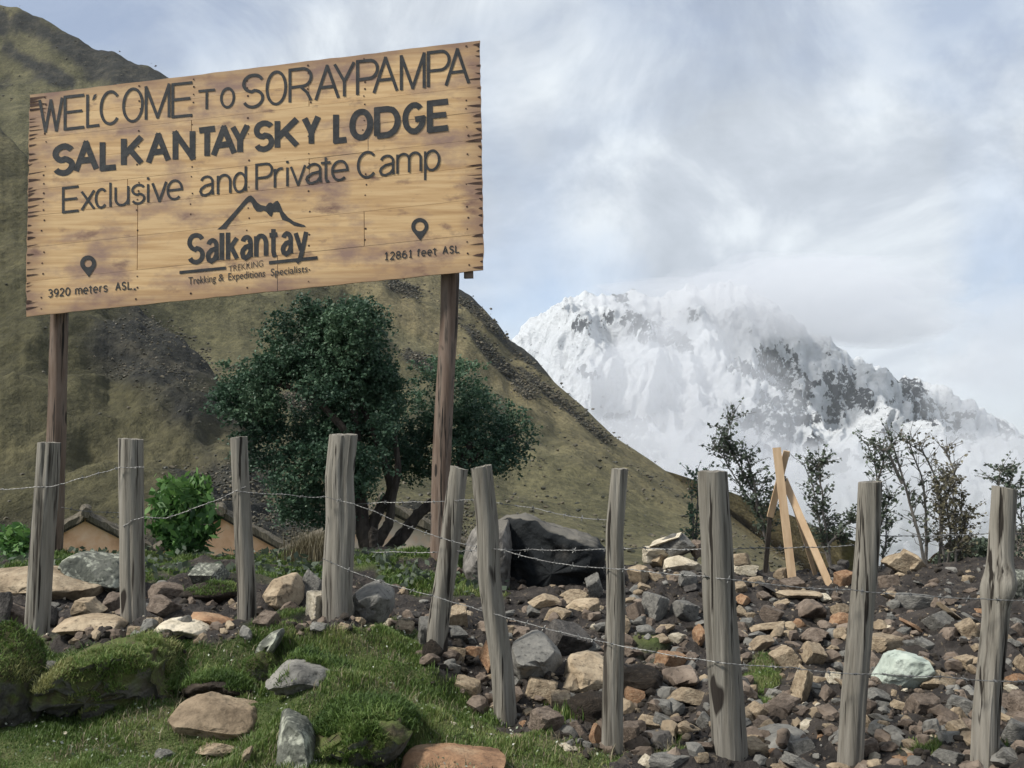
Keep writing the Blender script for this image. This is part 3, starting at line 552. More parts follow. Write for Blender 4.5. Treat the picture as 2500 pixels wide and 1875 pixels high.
GL = dict(W=[[(0,1),(.26,0),(.5,.95),(.74,0),(1,1)]], E=[[(1,1),(0,1),(0,0),(1,0)],[(0,.52),(.9,.52)]], L=[[(0,1),(0,0),(1,0)]], C=[arc(.5,.5,.5,.5,42,318,26)], O=[arc(.5,.5,.5,.5,90,450,34)], M=[[(0,0),(0,1),(.5,.04),(1,1),(1,0)]],
 T=[[(0,1),(1,1)],[(.5,1),(.5,0)]], S=[arc(.5,.74,.5,.26,22,262)+arc(.5,.26,.5,.26,82,-158)], R=[[(0,0),(0,1),(.6,1)]+arc(.6,.73,.4,.27,90,-90)+[(0,.46)],[(.5,.46),(.8,.26),(1,0)]], A=[[(0,0),(.5,1),(1,0)],[(.19,.36),(.81,.36)]], Y=[[(0,1),(.5,.45),(1,1)],[(.5,.45),(.5,0)]],
 P=[[(0,0),(0,1),(.6,1)]+arc(.6,.73,.4,.27,90,-90)+[(0,.46)]], K=[[(0,0),(0,1)],[(1,1),(0,.36)],[(.34,.58),(1,0)]], N=[[(0,0),(0,1),(1,0),(1,1)]], D=[[(0,0),(0,1),(.45,1)]+arc(.45,.5,.55,.5,90,-90)+[(0,0)]], G=[arc(.5,.5,.5,.5,45,335,26)+[(1,.46),(.55,.46)]],
 x=[[(0,X),(1,0)],[(0,0),(1,X)]], c=[arc(.5,X/2,.5,X/2,45,315,22)], l=[[(.5,0),(.5,1)]], u=[[(0,X)]+arc(.5,.28,.5,.28,180,360)+[(1,X)],[(1,X),(1,0)]], s=[[(a,b*X) for a,b in arc(.5,.74,.5,.26,22,262)+arc(.5,.26,.5,.26,82,-158)]], i=[[(.5,0),(.5,X)],[(.5,.93),(.5,1.03)]], v=[[(0,X),(.5,0),(1,X)]],
 e=[[(.03,X*.5),(1,X*.5)]+arc(.5,X/2,.5,X/2,0,312,22)], a=[arc(.5,X*.7,.46,X*.3,160,0,10)+[(.96,.2),(1,0)],[(.96,X*.58),(.4,X*.52),(.08,X*.38),(0,X*.24),(.1,X*.07),(.38,0),(.75,X*.08),(.96,X*.28)]], n=[[(0,0),(0,X)],arc(.5,X*.6,.5,X*.4,180,0,12)+[(1,0)]], d=[[(1,0),(1,1)],arc(.5,X/2,.5,X/2,0,360,26)],
 r=[[(0,0),(0,X)],arc(.75,X*.55,.75,X*.43,170,72,8)], t=[[(.45,.98),(.45,.14),(.62,.01),(1,.02)],[(-.3,X),(1.2,X)]], m=[[(0,0),(0,X)],arc(.25,X*.68,.25,X*.32,180,0,10)+[(.5,0)],arc(.75,X*.68,.25,X*.32,180,0,10)+[(1,0)]], p=[[(0,X),(0,-.34)],arc(.5,X/2,.5,X/2,0,360,26)],
 k=[[(0,0),(0,1)],[(1,X),(0,.30)],[(.34,.46),(1,0)]], y=[[(0,X),(.52,.08)],[(1,X),(.66,.12),(.42,-.2),(.05,-.3)]], f=[[(.35,0),(.35,.8),(.5,.98),(1,1)],[(0,X),(.9,X)]])
GL['3']=[arc(.45,.76,.5,.24,150,-85)+arc(.48,.27,.52,.27,85,-150)]; GL['2']=[arc(.5,.72,.5,.28,165,-30)+[(0,0),(1,0)]]; GL['0']=GL['O']; GL['1']=[[(.1,.78),(.55,1),(.55,0)],[(.1,0),(1,0)]]; GL['8']=[arc(.5,.76,.42,.24,-90,270,20),arc(.5,.26,.5,.26,90,450,20)]
GL['6']=[arc(.5,.3,.5,.3,180,540,22),[(0,.3),(.05,.62),(.3,.92),(.75,1)]]; GL['9']=[arc(.5,.7,.5,.3,0,360,22),[(1,.7),(.95,.38),(.7,.08),(.25,0)]]
def ribbon(p, hw):
    p = np.array(p, float); keep = [0] + [k for k in range(1, len(p)) if np.hypot(*(p[k] - p[k - 1])) > .25]; p = p[keep]; closed = np.hypot(*(p[0] - p[-1])) < .3
    d = np.diff(p, axis=0); d /= np.hypot(d[:, 0], d[:, 1])[:, None]; nn = np.stack([-d[:, 1], d[:, 0]], 1)
    a = np.vstack([nn[:1], nn]); b = np.vstack([nn, nn[-1:]])
    if closed: a[0] = nn[-1]; b[-1] = nn[0]
    m = a + b; ml = (m * m).sum(1); m = m * (2 / np.maximum(ml, .55))[:, None] * hw / 1.0
    V = np.vstack([p + m, p - m]); n = len(p); return V, [(k, k + 1, n + k + 1, n + k) for k in range(n - 1)]
def strokes(items, base, top, hw, xh=None, jig=0, name='letter'):
    for s, x0, x1 in items:
        b = MB(); W_ = x1 - x0; j = (rng.random() - .5) * jig
        for q, st in enumerate(GL[s]):
            pt = []
            st = np.array(st, float)
            if len(st) == 2 or (np.abs(np.diff(st, axis=0)).max() > .3): st = np.vstack([np.linspace(u_, v_, 6, endpoint=False) if 0 else u_[None] for u_, v_ in zip(st[:-1], st[1:])] + [st[-1:]])
            for gx_, gy_ in st:
                x = x0 + hw + gx_ * (W_ - 2 * hw) if W_ > 2.6 * hw else (x0 + x1) / 2
                c_ = base(x) - top(x); y = base(x) + j - hw - gy_ * (c_ - 2 * hw) if gy_ >= 0 else base(x) + j - hw - gy_ * c_
                pt.append((x, y + (fbm(P3(x / 7, y / 7, q), 2, 9) - .5) * hw * .35))
            h2 = hw * (1 + (rng.random() - .5) * .08); pt = np.array(pt); cut = [0]
            for k in range(1, len(pt) - 1):
                a1, a2 = pt[k] - pt[k - 1], pt[k + 1] - pt[k]
                if a1 @ a2 < .62 * np.hypot(*a1) * np.hypot(*a2): cut.append(k)
            cut.append(len(pt) - 1)
            for z_, (i0, i1) in enumerate(zip(cut[:-1], cut[1:])):
                sg = pt[i0:i1 + 1].copy()
                if i0 > 0: e_ = sg[0] - sg[1]; sg[0] += e_ / (np.hypot(*e_) + 1e-6) * h2 * .75
                if i1 < len(pt) - 1: e_ = sg[-1] - sg[-2]; sg[-1] += e_ / (np.hypot(*e_) + 1e-6) * h2 * .75
                V, Fc = ribbon(sg, h2); b.add(onb(V[:, 0], V[:, 1], .005 + .0009 * q + .0003 * z_), Fc)
        b.build(name, M['paint'], sign)
B1, T1 = line(95,326,471,284), line(93,241,473,197)
strokes([('W',93,155),('E',155,209),('L',210,246),('C',243,296),('O',298,351),('M',353,416),('E',418,473)], B1, T1, 3.5, jig=2)
strokes([('T',481,528),('O',537,574)], line(481,272,574,263), line(481,220,574,211), 3.2)
strokes([('S',591,645),('O',648,701),('R',704,763),('A',767,830),('Y',813,868),('P',869,925),('A',909,973),('M',976,1039),('P',1042,1100),('A',1085,1148)], line(590,267,1147,206), line(590,182,1147,113), 3.7, jig=2)
B2, T2 = line(243,418,1042,324), line(211,343,1042,246)
strokes([('S',128,183),('A',178,242),('L',243,290),('K',295,352),('A',355,418),('N',421,477),('T',479,532),('A',514,579),('Y',561,611),('S',619,670),('K',670,732),('Y',736,784),('L',813,853),('O',853,911),('D',913,978),('G',982,1040),('E',1042,1101)], B2, T2, 7.2, jig=2)
B3, T3 = line(151,521,969,427), line(152,456,624,400)
strokes([('E',151,195),('x',196,233),('c',231,264),('l',266,273),('u',279,316),('s',320,355),('i',357,366),('v',369,409),('e',406,447),('a',486,523),('n',529,565),('d',568,603),('P',623,667),('r',668,694),('i',697,706),('v',707,748),('a',745,786),('t',785,807),('e',808,851),('C',871,922),('a',925,964),('m',967,1030),('p',1035,1075)], B3, T3, 3.1, jig=1.5)
strokes([('S',457,500),('a',502,535),('l',534,549),('k',551,584),('a',586,618),('n',620,655),('t',656,680),('a',685,716),('y',716,753)], line(458,648,714,624), line(470,569,745,545), 5.6)
strokes([('3',117,129),('9',131,143),('2',145,157),('0',159,172),('A',281,295),('S',297,308),('L',311,324)], line(117,727,326,706), line(117,706,326,685), 1.5)
strokes([('m',183,201),('e',203,215),('t',217,225),('e',227,239),('r',242,250),('s',252,263)], line(117,727,326,706), line(117,706,326,685), 1.4)
strokes([('1',938,949),('2',952,964),('8',966,979),('6',981,994),('1',997,1007),('f',1017,1027),('e',1028,1041),('e',1043,1055),('t',1057,1066),('A',1080,1094),('S',1097,1108),('L',1111,1123)], line(938,636,1123,617), line(938,616,1123,597), 1.45)
letters([('TREKKING',558,642)], line(585,659.6,642,650), line(585,645,642,635), -.006)
letters([('Trekking',460,527),('&',533,547),('Expeditions',557,647),('Specialists',661,751)], line(460,694.5,751,664), line(460,677,751,647), .004)
def poly(pts, name='emblem', holes=None):
    from mathutils.geometry import tessellate_polygon
    ls = [[Vector((x, y, 0)) for x, y in pts]] + [[Vector((x, y, 0)) for x, y in h] for h in (holes or [])]
    fl = [p for l in ls for p in l]; tr = tessellate_polygon(ls); A = np.array([[p.x, p.y] for p in fl])
    return mk(name, onb(A[:, 0], A[:, 1], .0055), [tuple(t) for t in tr], M['paint'], sign)
poly([(530.5,560),(543,549),(570,519),(600,484),(607,478),(613,477),(619,482),(628,494),(637,500.5),(649,503),(656,495),(661,494),(666,497),(673,491),(678,490),(683,497),(690,515),(704,531),(718,541),(743,549.5),(747,554),(735,554),(718,551),(704,541.5),(689,536.5),(685,527),(682,518),(674,517),(667,518),(663,529),(657,526),(650,517),(643,514),(636,517),(626,516),(619,507),(614.5,496),(610,492),(605,494),(591,510),(572,532),(556,552),(552,559)], 'mountain_emblem')
poly([(438,661.6),(551.5,650.4),(551.5,657.7),(438,668.9)], 'underline'); poly([(656.4,637.2),(775,625),(775,633),(656.4,645.6)], 'underline')
poly([(229,231),(236,229),(232,241),(224,246)], 'paint_mark'); poly([(326,704),(331,703.5),(331,708),(326,708.5)], 'paint_mark')
def pin(cx, cy, r, ri, tip, name='location_pin'):
    a = np.radians(np.arange(-215, 36, 12)); out = [(cx + r * math.cos(t), cy + r * math.sin(t)) for t in a] + [tip]
    hole = [(cx + ri * math.cos(t), cy + ri * math.sin(t)) for t in np.radians(np.arange(0, 360, 20))]; poly(out, name, [hole])
pin(215, 643, 19.5, 9.3, (217, 677)); pin(1025, 553, 21, 11.5, (1026, 588))
def pole(pts, rad, name, material, parent=None, origin=None, sides=26, n=46, seed=0, slant=(0, 0), groove=.09, knots=()):
    pts = np.array(pts, float); s = np.linspace(0, 1, len(pts)); q = np.linspace(0, 1, n); Cn = np.stack([np.interp(q, s, pts[:, k]) for k in range(3)], -1)
    if len(pts) > 2:
        for _ in range(5): Cn[1:-1] = (Cn[:-2] + Cn[1:-1] * 2 + Cn[2:]) / 4
    rr = np.interp(q, np.linspace(0, 1, len(rad)), rad); a = np.arange(sides) * 2 * np.pi / sides
    A, Q = np.meshgrid(a, q); ht = np.linalg.norm(pts[-1] - pts[0]); cs = P3(np.cos(A) * 2.6, np.sin(A) * 2.6, Q * ht * .55)
    rad2 = rr[:, None] * (1 + (fbm(cs, 3, seed) - .5) * .34 - groove * smooth(.62, .80, fbm(cs * np.array([2.2, 2.2, .8]), 3, seed + 4)) - .09 * smooth(.90, .97, 1 - abs(2 * vnoise(cs * np.array([1.1, 1.1, .5]) + 7, seed + 8) - 1)) + (vnoise(P3(np.cos(A) * 9, np.sin(A) * 9, Q * ht * 2.2), seed + 3) - .5) * .045)
    V = Cn[:, None] + rad2[..., None] * P3(np.cos(A), np.sin(A), 0)
    for kz, ka, kr in knots: d = np.hypot((Q - kz) * ht / .09, (np.angle(np.exp(1j * (A - ka)))) / .75); V += (np.exp(-d ** 2) * kr)[..., None] * P3(np.cos(A), np.sin(A), 0)
    top = V[-1]; top[:, 2] += (top[:, 0] - Cn[-1, 0]) * slant[0] + (top[:, 1] - Cn[-1, 1]) * slant[1] + (rng.random(sides) - .5) * .006
    inner = Cn[-1] + (top - Cn[-1]) * .5; inner[:, 2] += .006 * rng.random(sides); cap = np.concatenate([inner, [Cn[-1] + np.array([0, 0, .004])]])
    nv = n * sides; F1 = [(i * sides + j, i * sides + (j + 1) % sides, (i + 1) * sides + (j + 1) % sides, (i + 1) * sides + j) for i in range(n - 1) for j in range(sides)]
    F2 = [((n - 1) * sides + j, (n - 1) * sides + (j + 1) % sides, nv + (j + 1) % sides, nv + j) for j in range(sides)] + [(nv + j, nv + (j + 1) % sides, nv + sides) for j in range(sides)]
    return mk(name, np.vstack([V.reshape(-1, 3), cap]), F1 + F2, material, parent, origin, smooth=True, sharp=50)
for (pts, Yp, r0, r1, sd_) in (([(128, 1420), (137, 1100), (146, 760), (146, 300)], 11.08, .100, .088, 4), ([(1072, 1450), (1080, 1100), (1097, 780), (1099, 640), (1099, 150)], 10.72, .094, .090, 9)):
    P = [at(a, b, Yp) for a, b in pts]; P[0][2] = gz(P[0][0], Yp) - .25; pole(P, [r0, r1], 'pole', M['pole'], sign, n=90, seed=sd_)
# ---------------------------------------------------------------- fence posts
FP = [((119, 1081), (84, 1562), 6.6, 54, 58, (.0, .0), 'leftmost fence post, grey and leaning right at the top, before the left sign pole'),
 ((319, 1072), (330, 1548), 6.6, 58, 58, (-.05, 0), 'straight thick grey fence post to the left of the bright green bush'),
 ((583, 1068), (602, 1542), 6.6, 40, 45, (.1, 0), 'slim grey fence post with a splintered top left of the big tree'),
 ((839, 1061), (823, 1534), 6.68, 66, 72, (0, .05), 'thickest fence post, deeply cracked brownish grey wood with flat sawn top'),
 ((1121, 1143), (1062, 1620), 6.35, 44, 50, (-.3, 0), 'bent fence post leaning towards the right sign pole with a pale slanting top'),
 ((1174, 1140), (1240, 1776), 5.9, 52, 56, (.22, 0), 'fence post leaning left, its top nearly touching the bent post'),
 ((1513, 1145), (1495, 1862), 5.3, 42, 52, (0, 0), 'thin upright fence post right of the big dark boulder'),
 ((1739, 1151), (1790, 1925), 4.92, 70, 84, (.0, 0), 'broad fence post with two dark nail knots near its top'),
 ((2124, 1177), (2070, 1925), 4.82, 55, 60, (.03, 0), 'dark topped fence post to the right of the pale wooden tripod'),
 ((2453, 1192), (2398, 1925), 4.72, 60, 66, (-.2, 0), 'rightmost fence post with a bulging knot halfway down')]
for k, (t_, b_, Y, wt, wb, sl, lab) in enumerate(FP):
    A = at(*b_, Y); T = at(*t_, Y); A[2] = gz(A[0], Y) - .18; d = (T - A); mid = [A] + [A + d * f_ + np.array([rng.normal() * .010, 0, 0]) for f_ in (.3, .6, .8)] + [T]
    if k == 4: mid = [A, at(1068, 1530, Y), at(1098, 1330, Y), at(1112, 1200, Y), T]
    o = pole(mid, [wb * Y / F / 2, (wb + wt) / 2 * Y / F / 2, wt * Y / F / 2], 'fence_post', M['post'], None, (A[0], A[1], A[2] + .18), seed=100 + k * 7, slant=sl, groove=.16 if k == 3 else .07, n=70, sides=40, knots=((.62, -1.2, .035), (.60, 2.9, .02)) if k == 9 else ())
    tag(o, lab, 'fence post', 'fence posts in the wire fence')
_pd = [(-400, 6.6), (84, 6.6), (823, 6.66), (1062, 6.35), (1215, 5.92), (1500, 5.32), (1765, 4.93), (2090, 4.82), (2430, 4.72), (2900, 4.6)]
def dpost(px): return np.interp(px, [a for a, b in _pd], [b for a, b in _pd])
def wire(pts, off, label, sag=2.5):
    pts = np.array(pts, float); out = []
    for a, b in zip(pts[:-1], pts[1:]):
        n = max(4, int(abs(b[0] - a[0]) / 7)); s = np.linspace(0, 1, n, endpoint=False)
        x = a[0] + (b[0] - a[0]) * s; y = a[1] + (b[1] - a[1]) * s + sag * np.sin(np.pi * s) * abs(b[0] - a[0]) / 150; out.append(np.stack([x, y], 1))
    q = np.vstack(out + [pts[-1:]]); o_ = off if np.isscalar(off) else np.interp(q[:, 0], [a for a, b in off], [b for a, b in off])
    P = at(q[:, 0], q[:, 1] + rng.normal(0, .35, len(q)), dpost(q[:, 0]) + o_)
    wr = thing('barbed_wire', tuple(P[0]), label, 'barbed wire', 'strands of barbed wire')
    # two twisted strands, kept as they are seen: a wavy pair of thin wires
    s = np.concatenate([[0], np.cumsum(np.linalg.norm(np.diff(P, axis=0), axis=1))]); n = int(s[-1] / .012) + 2; ss = np.linspace(0, s[-1], n); Pf = np.stack([np.interp(ss, s, P[:, k]) for k in range(3)], -1)
    ph = ss / .05 * 2 * np.pi; b = MB()
    for h in (0, np.pi): b.tube(Pf + .0016 * np.stack([0 * ph, np.cos(ph + h), np.sin(ph + h)], -1), .0014, 4)
    b.build('strand', M['wire'], wr)
    bb = MB(); t = .06
    while t < s[-1]:
        c = np.array([np.interp(t, s, P[:, k]) for k in range(3)])
        for _ in range(2):
            d = rng.normal(size=3); d /= np.linalg.norm(d); bb.tube([c - d * .017, c + d * .017], .0015, 4)
        bb.tube([c - [.006, 0, 0], c + [.006, 0, 0]], .005, 5); t += .10 + .03 * rng.random()
    tag(bb.build('barbs', M['wire'], wr), kind='stuff'); return wr
wire([(-60,1196),(0,1195),(85,1189),(127,1188),(180,1172),(235,1157),(294,1141),(352,1140)], -.10, 'barbed wire climbing from the left edge to the second fence post')
wire([(150,1238),(195,1247),(297,1251)], .10, 'short loose barbed wire sagging behind the first two fence posts')
wire([(300,1285),(325,1270),(352,1262),(405,1265),(480,1238),(540,1216),(573,1199),(600,1188)], -.09, 'barbed wire rising over the bright green bush to the third fence post')
wire([(573,1199),(620,1203),(700,1207),(760,1214),(796,1213),(860,1229),(916,1249),(954,1267),(1010,1290),(1068,1310),(1120,1325),(1170,1336),(1225,1341),(1300,1363),(1380,1378),(1466,1386),(1540,1390),(1713,1406),(1800,1416),(1870,1425),(2075,1440),(2240,1452),(2401,1462),(2500,1466),(2600,1470)], -.10, 'long middle barbed wire running from the third fence post to the right edge')
wire([(840,1235),(870,1230),(932,1226),(1010,1225),(1078,1224),(1140,1220),(1185,1221),(1230,1230),(1300,1239),(1400,1262),(1482,1269),(1530,1270)], [(840,.12),(1100,.08),(1200,.1),(1500,.05)], 'topmost barbed wire passing behind the two leaning posts')
wire([(800,1348),(860,1347),(960,1347),(1068,1348),(1140,1344),(1217,1343),(1300,1341),(1380,1343),(1466,1340),(1571,1337),(1640,1341),(1713,1340),(1850,1337),(1960,1336),(2082,1331)], .12, 'level barbed wire crossing behind the posts in front of the boulder')
wire([(2070,1283),(2086,1289),(2110,1299),(2135,1307),(2224,1308),(2320,1306),(2420,1302),(2500,1303),(2600,1305)], .05, 'short high barbed wire between the two rightmost fence posts')
wire([(787,1363),(820,1378),(900,1410),(1000,1440),(1059,1455),(1150,1482),(1220,1502),(1300,1525),(1380,1545),(1466,1565),(1580,1588),(1720,1611),(1800,1622),(1850,1625),(1930,1629),(2056,1644),(2142,1645),(2300,1652),(2500,1664),(2600,1668)], -.11, 'lowest barbed wire sloping down across the rubble to the right edge')
# ---------------------------------------------------------------- stones
_ico = {s: ico_verts(s) for s in (2, 3, 4)}; _ic5 = ico_verts(5)
def rockV(seed, sub, rough=.03, planes=11, flat=.0, p=70):
    r_ = np.random.default_rng(seed); V, Fc = _ic5 if sub == 5 else _ico[sub]
    Nn = r_.normal(size=(planes, 3)); h = .66 + .34 * r_.random(planes)
    if p > 20: Qb, _ = np.linalg.qr(r_.normal(size=(3, 3)) * .5 + np.eye(3)); Nn = np.vstack([Nn[:6], Qb, -Qb]); h = np.concatenate([h[:6] * 1.06, .52 + .3 * r_.random(6)])
    Nn /= np.linalg.norm(Nn, axis=1)[:, None]
    D = np.maximum(V @ Nn.T, 0) / h; mxd = D.max(1); r = 1 / (mxd * (np.sum((D / mxd[:, None]) ** p, 1)) ** (1 / p))
    r = np.minimum(r, 1.7) * (1 + (fbm(V * 2.2 + seed, 3, seed) - .5) * rough * 3.4)
    if sub > 2: r = r * (1 - (fbm(V * 5 + seed, 4, seed + 1, True) - .5) * rough * 1.5)
    V = V * r[:, None]; V = (V - (V.max(0) + V.min(0)) / 2) / (V.max(0) - V.min(0)); return V, Fc
# photographed stones: x0, y0, x1, y1 (pixels), material, sub, tilt, optional label
ST = [



(247,1446,302,1500,'brown',4,-20,''),
(308,1531,361,1560,'tan',3,0,''),(357,1508,395,1545,'tan',3,0,''),
(360,1456,440,1514,'brown',4,10,''),(364,1425,445,1468,'brown',4,0,''),
(470,1378,552,1428,'lichen',4,0,'grey stone blotched with white lichen above the dark bank'),(372,1450,400,1475,'grey',3,0,''),(12,1478,64,1548,'brown',4,0,''),(-40,1450,26,1545,'dark',4,0,''),(110,1480,140,1540,'dark',3,0,''),
(734,1392,790,1468,'grey',4,0,''),(749,1447,795,1520,'pale',4,0,''),
(622,1494,682,1538,'brown',4,0,''),(863,1508,892,1530,'tan',3,0,''),(938,1510,965,1533,'pale',3,0,''),(920,1488,962,1512,'brown',3,0,''),
(1095,1478,1140,1540,'tan',4,0,''),(1085,1530,1140,1566,'grey',4,0,''),(1172,1570,1212,1640,'orange',4,0,''),(1137,1580,1178,1612,'orange',3,0,''),(1088,1580,1134,1620,'tan',4,0,''),(1024,1512,1068,1588,'grey',4,0,''),(1064,1560,1100,1600,'dark',3,0,''),
(1335,1519,1432,1606,'dark',4,0,''),(1400,1557,1466,1606,'grey',4,0,''),(1347,1690,1390,1748,'tan',4,0,''),
(1292,1450,1364,1486,'tan',4,-10,''),(1370,1440,1438,1474,'tan',4,0,''),(1328,1486,1392,1522,'tan',4,0,''),(1430,1402,1470,1460,'grey',4,0,''),(1443,1525,1466,1545,'pale',3,0,''),
(1529,1376,1590,1428,'tan',4,12,''),(1588,1300,1662,1336,'pale',4,-20,'long pale stone tilted on top of the stone stack'),(1612,1304,1692,1354,'grey',4,0,'grey stone under the tilted stone at the top of the stack'),(1572,1335,1628,1358,'pale',3,0,''),(1584,1346,1628,1386,'tan',4,0,''),(1572,1350,1590,1376,'pale',3,0,''),(1600,1366,1630,1402,'dark',3,0,''),(1686,1320,1714,1360,'brown',3,0,''),(1586,1398,1618,1420,'tan',3,0,''),(1626,1402,1652,1420,'tan',3,0,''),
(1566,1450,1630,1518,'grey',4,0,''),(1532,1470,1570,1520,'brown',4,0,''),(1637,1461,1706,1520,'grey',4,20,''),(1593,1517,1646,1554,'tan',4,-20,''),(1555,1528,1598,1552,'grey',3,0,''),(1546,1506,1585,1536,'grey',3,0,''),(1594,1549,1636,1574,'tan',3,0,''),(1632,1548,1674,1570,'pale',3,0,''),(1695,1528,1718,1580,'orange',3,0,''),
(1600,1592,1672,1640,'orange',4,0,''),(1634,1675,1732,1728,'tan',4,8,''),(1522,1674,1580,1722,'orange',4,20,''),(1588,1706,1646,1748,'grey',4,10,''),(1655,1760,1708,1796,'tan',3,20,''),(1700,1740,1736,1786,'grey',3,0,''),(1594,1740,1660,1786,'grey',4,22,''),(1440,1770,1470,1835,'orange',4,0,''),(1518,1768,1562,1826,'brown',4,0,''),(1362,1762,1428,1808,'brown',4,0,''),
(1352,1813,1414,1836,'pale',3,0,'flat white stone lying in the grass left of the thin post'),(1244,1791,1278,1813,'tan',3,0,''),(1590,1842,1690,1876,'grey',4,0,''),
(1788,1352,1832,1380,'tan',3,0,''),(1786,1374,1846,1408,'pale',4,6,''),(1822,1408,1862,1436,'tan',3,0,''),(1890,1388,1926,1420,'tan',3,0,''),(1912,1414,1962,1448,'brown',4,0,''),(1856,1480,1914,1524,'brown',4,0,''),(1834,1513,1914,1548,'tan',4,-10,''),(1795,1452,1830,1484,'orange',3,0,''),(1792,1478,1822,1512,'tan',3,20,''),(1820,1496,1842,1514,'tan',3,0,''),
(2032,1474,2070,1504,'tan',4,0,''),(2034,1532,2070,1564,'tan',3,0,''),(1924,1512,1966,1536,'orange',3,0,''),(1886,1580,1950,1632,'tan',4,0,''),(1960,1570,2010,1622,'tan',4,0,''),(1830,1544,1888,1598,'tan',4,-40,''),(1930,1624,1984,1716,'tan',4,10,'tall pale tan stone standing beside the green patch'),(1982,1652,2014,1672,'tan',3,0,''),(2018,1640,2050,1674,'pale',3,0,''),(2114,1552,2196,1598,'tan',4,0,''),(2106,1594,2158,1650,'brown',4,0,''),(2148,1404,2192,1436,'brown',4,0,''),(2038,1396,2084,1438,'orange',4,0,''),(2154,1438,2202,1470,'tan',4,12,''),(2196,1450,2268,1486,'grey',4,0,''),(2290,1470,2348,1518,'tan',4,38,''),(2256,1494,2322,1540,'grey',4,0,''),(2194,1506,2256,1548,'orange',4,30,''),(2334,1512,2396,1565,'tan',4,0,''),(2350,1496,2394,1524,'grey',3,30,''),(2352,1406,2380,1428,'tan',3,0,''),(2156,1528,2182,1556,'pale',3,0,''),(2190,1534,2224,1562,'grey',3,0,''),(2228,1558,2276,1588,'grey',4,0,''),(2160,1350,2240,1400,'tan',4,0,''),(2190,1344,2256,1404,'tan',5,0,'pale tan mound of rock on the crest behind the bare saplings'),
(2466,1392,2530,1466,'lichen',4,0,'pale green lichened boulder at the right edge of the crest'),(2456,1556,2490,1584,'grey',3,30,''),(2480,1600,2510,1650,'tan',3,0,''),
(1814,1718,1886,1770,'tan',4,0,''),(1818,1758,1880,1796,'brown',4,0,''),(1950,1756,1992,1786,'pale',3,-20,''),(1930,1806,1984,1848,'grey',4,0,''),(1874,1832,1914,1862,'orange',3,0,''),(1915,1838,1994,1895,'grey',4,25,''),(2008,1730,2044,1756,'tan',3,20,''),(1988,1786,2028,1806,'orange',3,0,''),(2012,1768,2036,1794,'tan',3,0,''),(2104,1682,2168,1724,'grey',4,0,''),(2124,1704,2172,1742,'grey',4,-20,''),(2126,1738,2196,1772,'grey',4,14,''),(2104,1746,2126,1790,'tan',3,0,''),(2158,1768,2224,1810,'grey',4,20,''),(2100,1806,2142,1850,'brown',4,0,''),(2122,1838,2156,1868,'pale',3,0,''),(2196,1802,2242,1832,'tan',3,10,''),(2190,1846,2244,1876,'orange',4,0,''),(2276,1832,2352,1876,'grey',4,0,''),(2454,1688,2520,1772,'brown',5,10,'large brown boulder at the right edge beyond the rightmost post'),(2430,1820,2510,1880,'grey',4,20,''),
(2250,1640,2330,1690,'tan',4,0,''),(2300,1700,2370,1750,'grey',4,0,''),(2220,1700,2290,1755,'brown',4,0,''),(2330,1600,2380,1640,'tan',4,0,''),(2310,1760,2362,1800,'tan',4,0,''),(2240,1770,2300,1800,'grey',4,0,''),
(462,1812,572,1850,'tan',4,-5,'flat tan stone tucked under the big smooth brown boulder'),(584,1824,622,1874,'tan',4,20,''),(296,1854,322,1868,'tan',3,0,''),(380,1830,424,1862,'grey',3,0,''),
(58,1626,118,1674,'tan',4,30,''),(85,1612,122,1642,'tan',3,20,''),(112,1614,150,1658,'grey',4,0,''),(150,1606,170,1640,'tan',3,0,''),(112,1658,148,1692,'pale',3,-20,''),(62,1672,110,1682,'grey',3,0,''),

(-70,1534,96,1790,'moss',5,0,'tall mossy rock cut by the left edge of the picture'),
(450,1424,586,1478,'turf',4,0,'dark earth bank topped with turf left of the third post'),(590,1592,668,1668,'moss',4,0,'brown green cushion of moss beside the half buried boulder'),
(1090,1762,1116,1778,'pale',3,0,''),(1034,1565,1080,1620,'turf',4,0,''),(1380,1690,1500,1770,'turf',4,0,'dark root filled earth under the big rough tan boulder'),(1500,1628,1612,1690,'turf',4,0,'dark clod of earth below the small green patch'),
(2030,1380,2062,1398,'dark',3,0,''),(2046,1368,2072,1388,'dark',3,0,'small dark knob of earth on the skyline left of the dark topped post'),
]
PLACED = []
ORD = ['first', 'second', 'third', 'fourth', 'fifth', 'sixth', 'seventh', 'eighth', 'ninth', 'tenth']
PX = [84, 330, 602, 825, 1070, 1225, 1500, 1780, 2085, 2410]
CN = dict(tan='tan', pale='cream white', grey='grey', brown='brown', orange='rusty orange', dark='dark', mint='greenish white', lichen='lichened grey', moss='mossy', turf='earthy')
def zone(cx, cy):
    k = sum(cx > p for p in PX)
    if k == 0: z = 'left of the first post'
    elif k == 10: z = 'right of the tenth post'
    else: z = f'between the {ORD[k-1]} and {ORD[k]} posts'
    y = 'on the crest' if cy < 1425 else 'high up' if cy < 1500 else 'upper middle' if cy < 1580 else 'lower middle' if cy < 1670 else 'low down' if cy < 1780 else 'near the bottom edge'
    return y + ' ' + z
SH = ['flat', 'blocky', 'wedge shaped', 'angular', 'rounded']
def shape(w_, h_, seed): 
    r = w_ / h_; return 'flat' if r > 1.95 else 'oblong' if r > 1.5 else 'upright' if r < .8 else ('angular' if seed % 2 else 'blocky')
def size(w_): return 'tiny' if w_ < 27 else 'small' if w_ < 42 else 'medium' if w_ < 75 else 'large'
pool = {}
def hz(x, y): return np.where((y < 13) & (np.abs(x) < 5), gzr(x, y), gz(x, y)) - .015
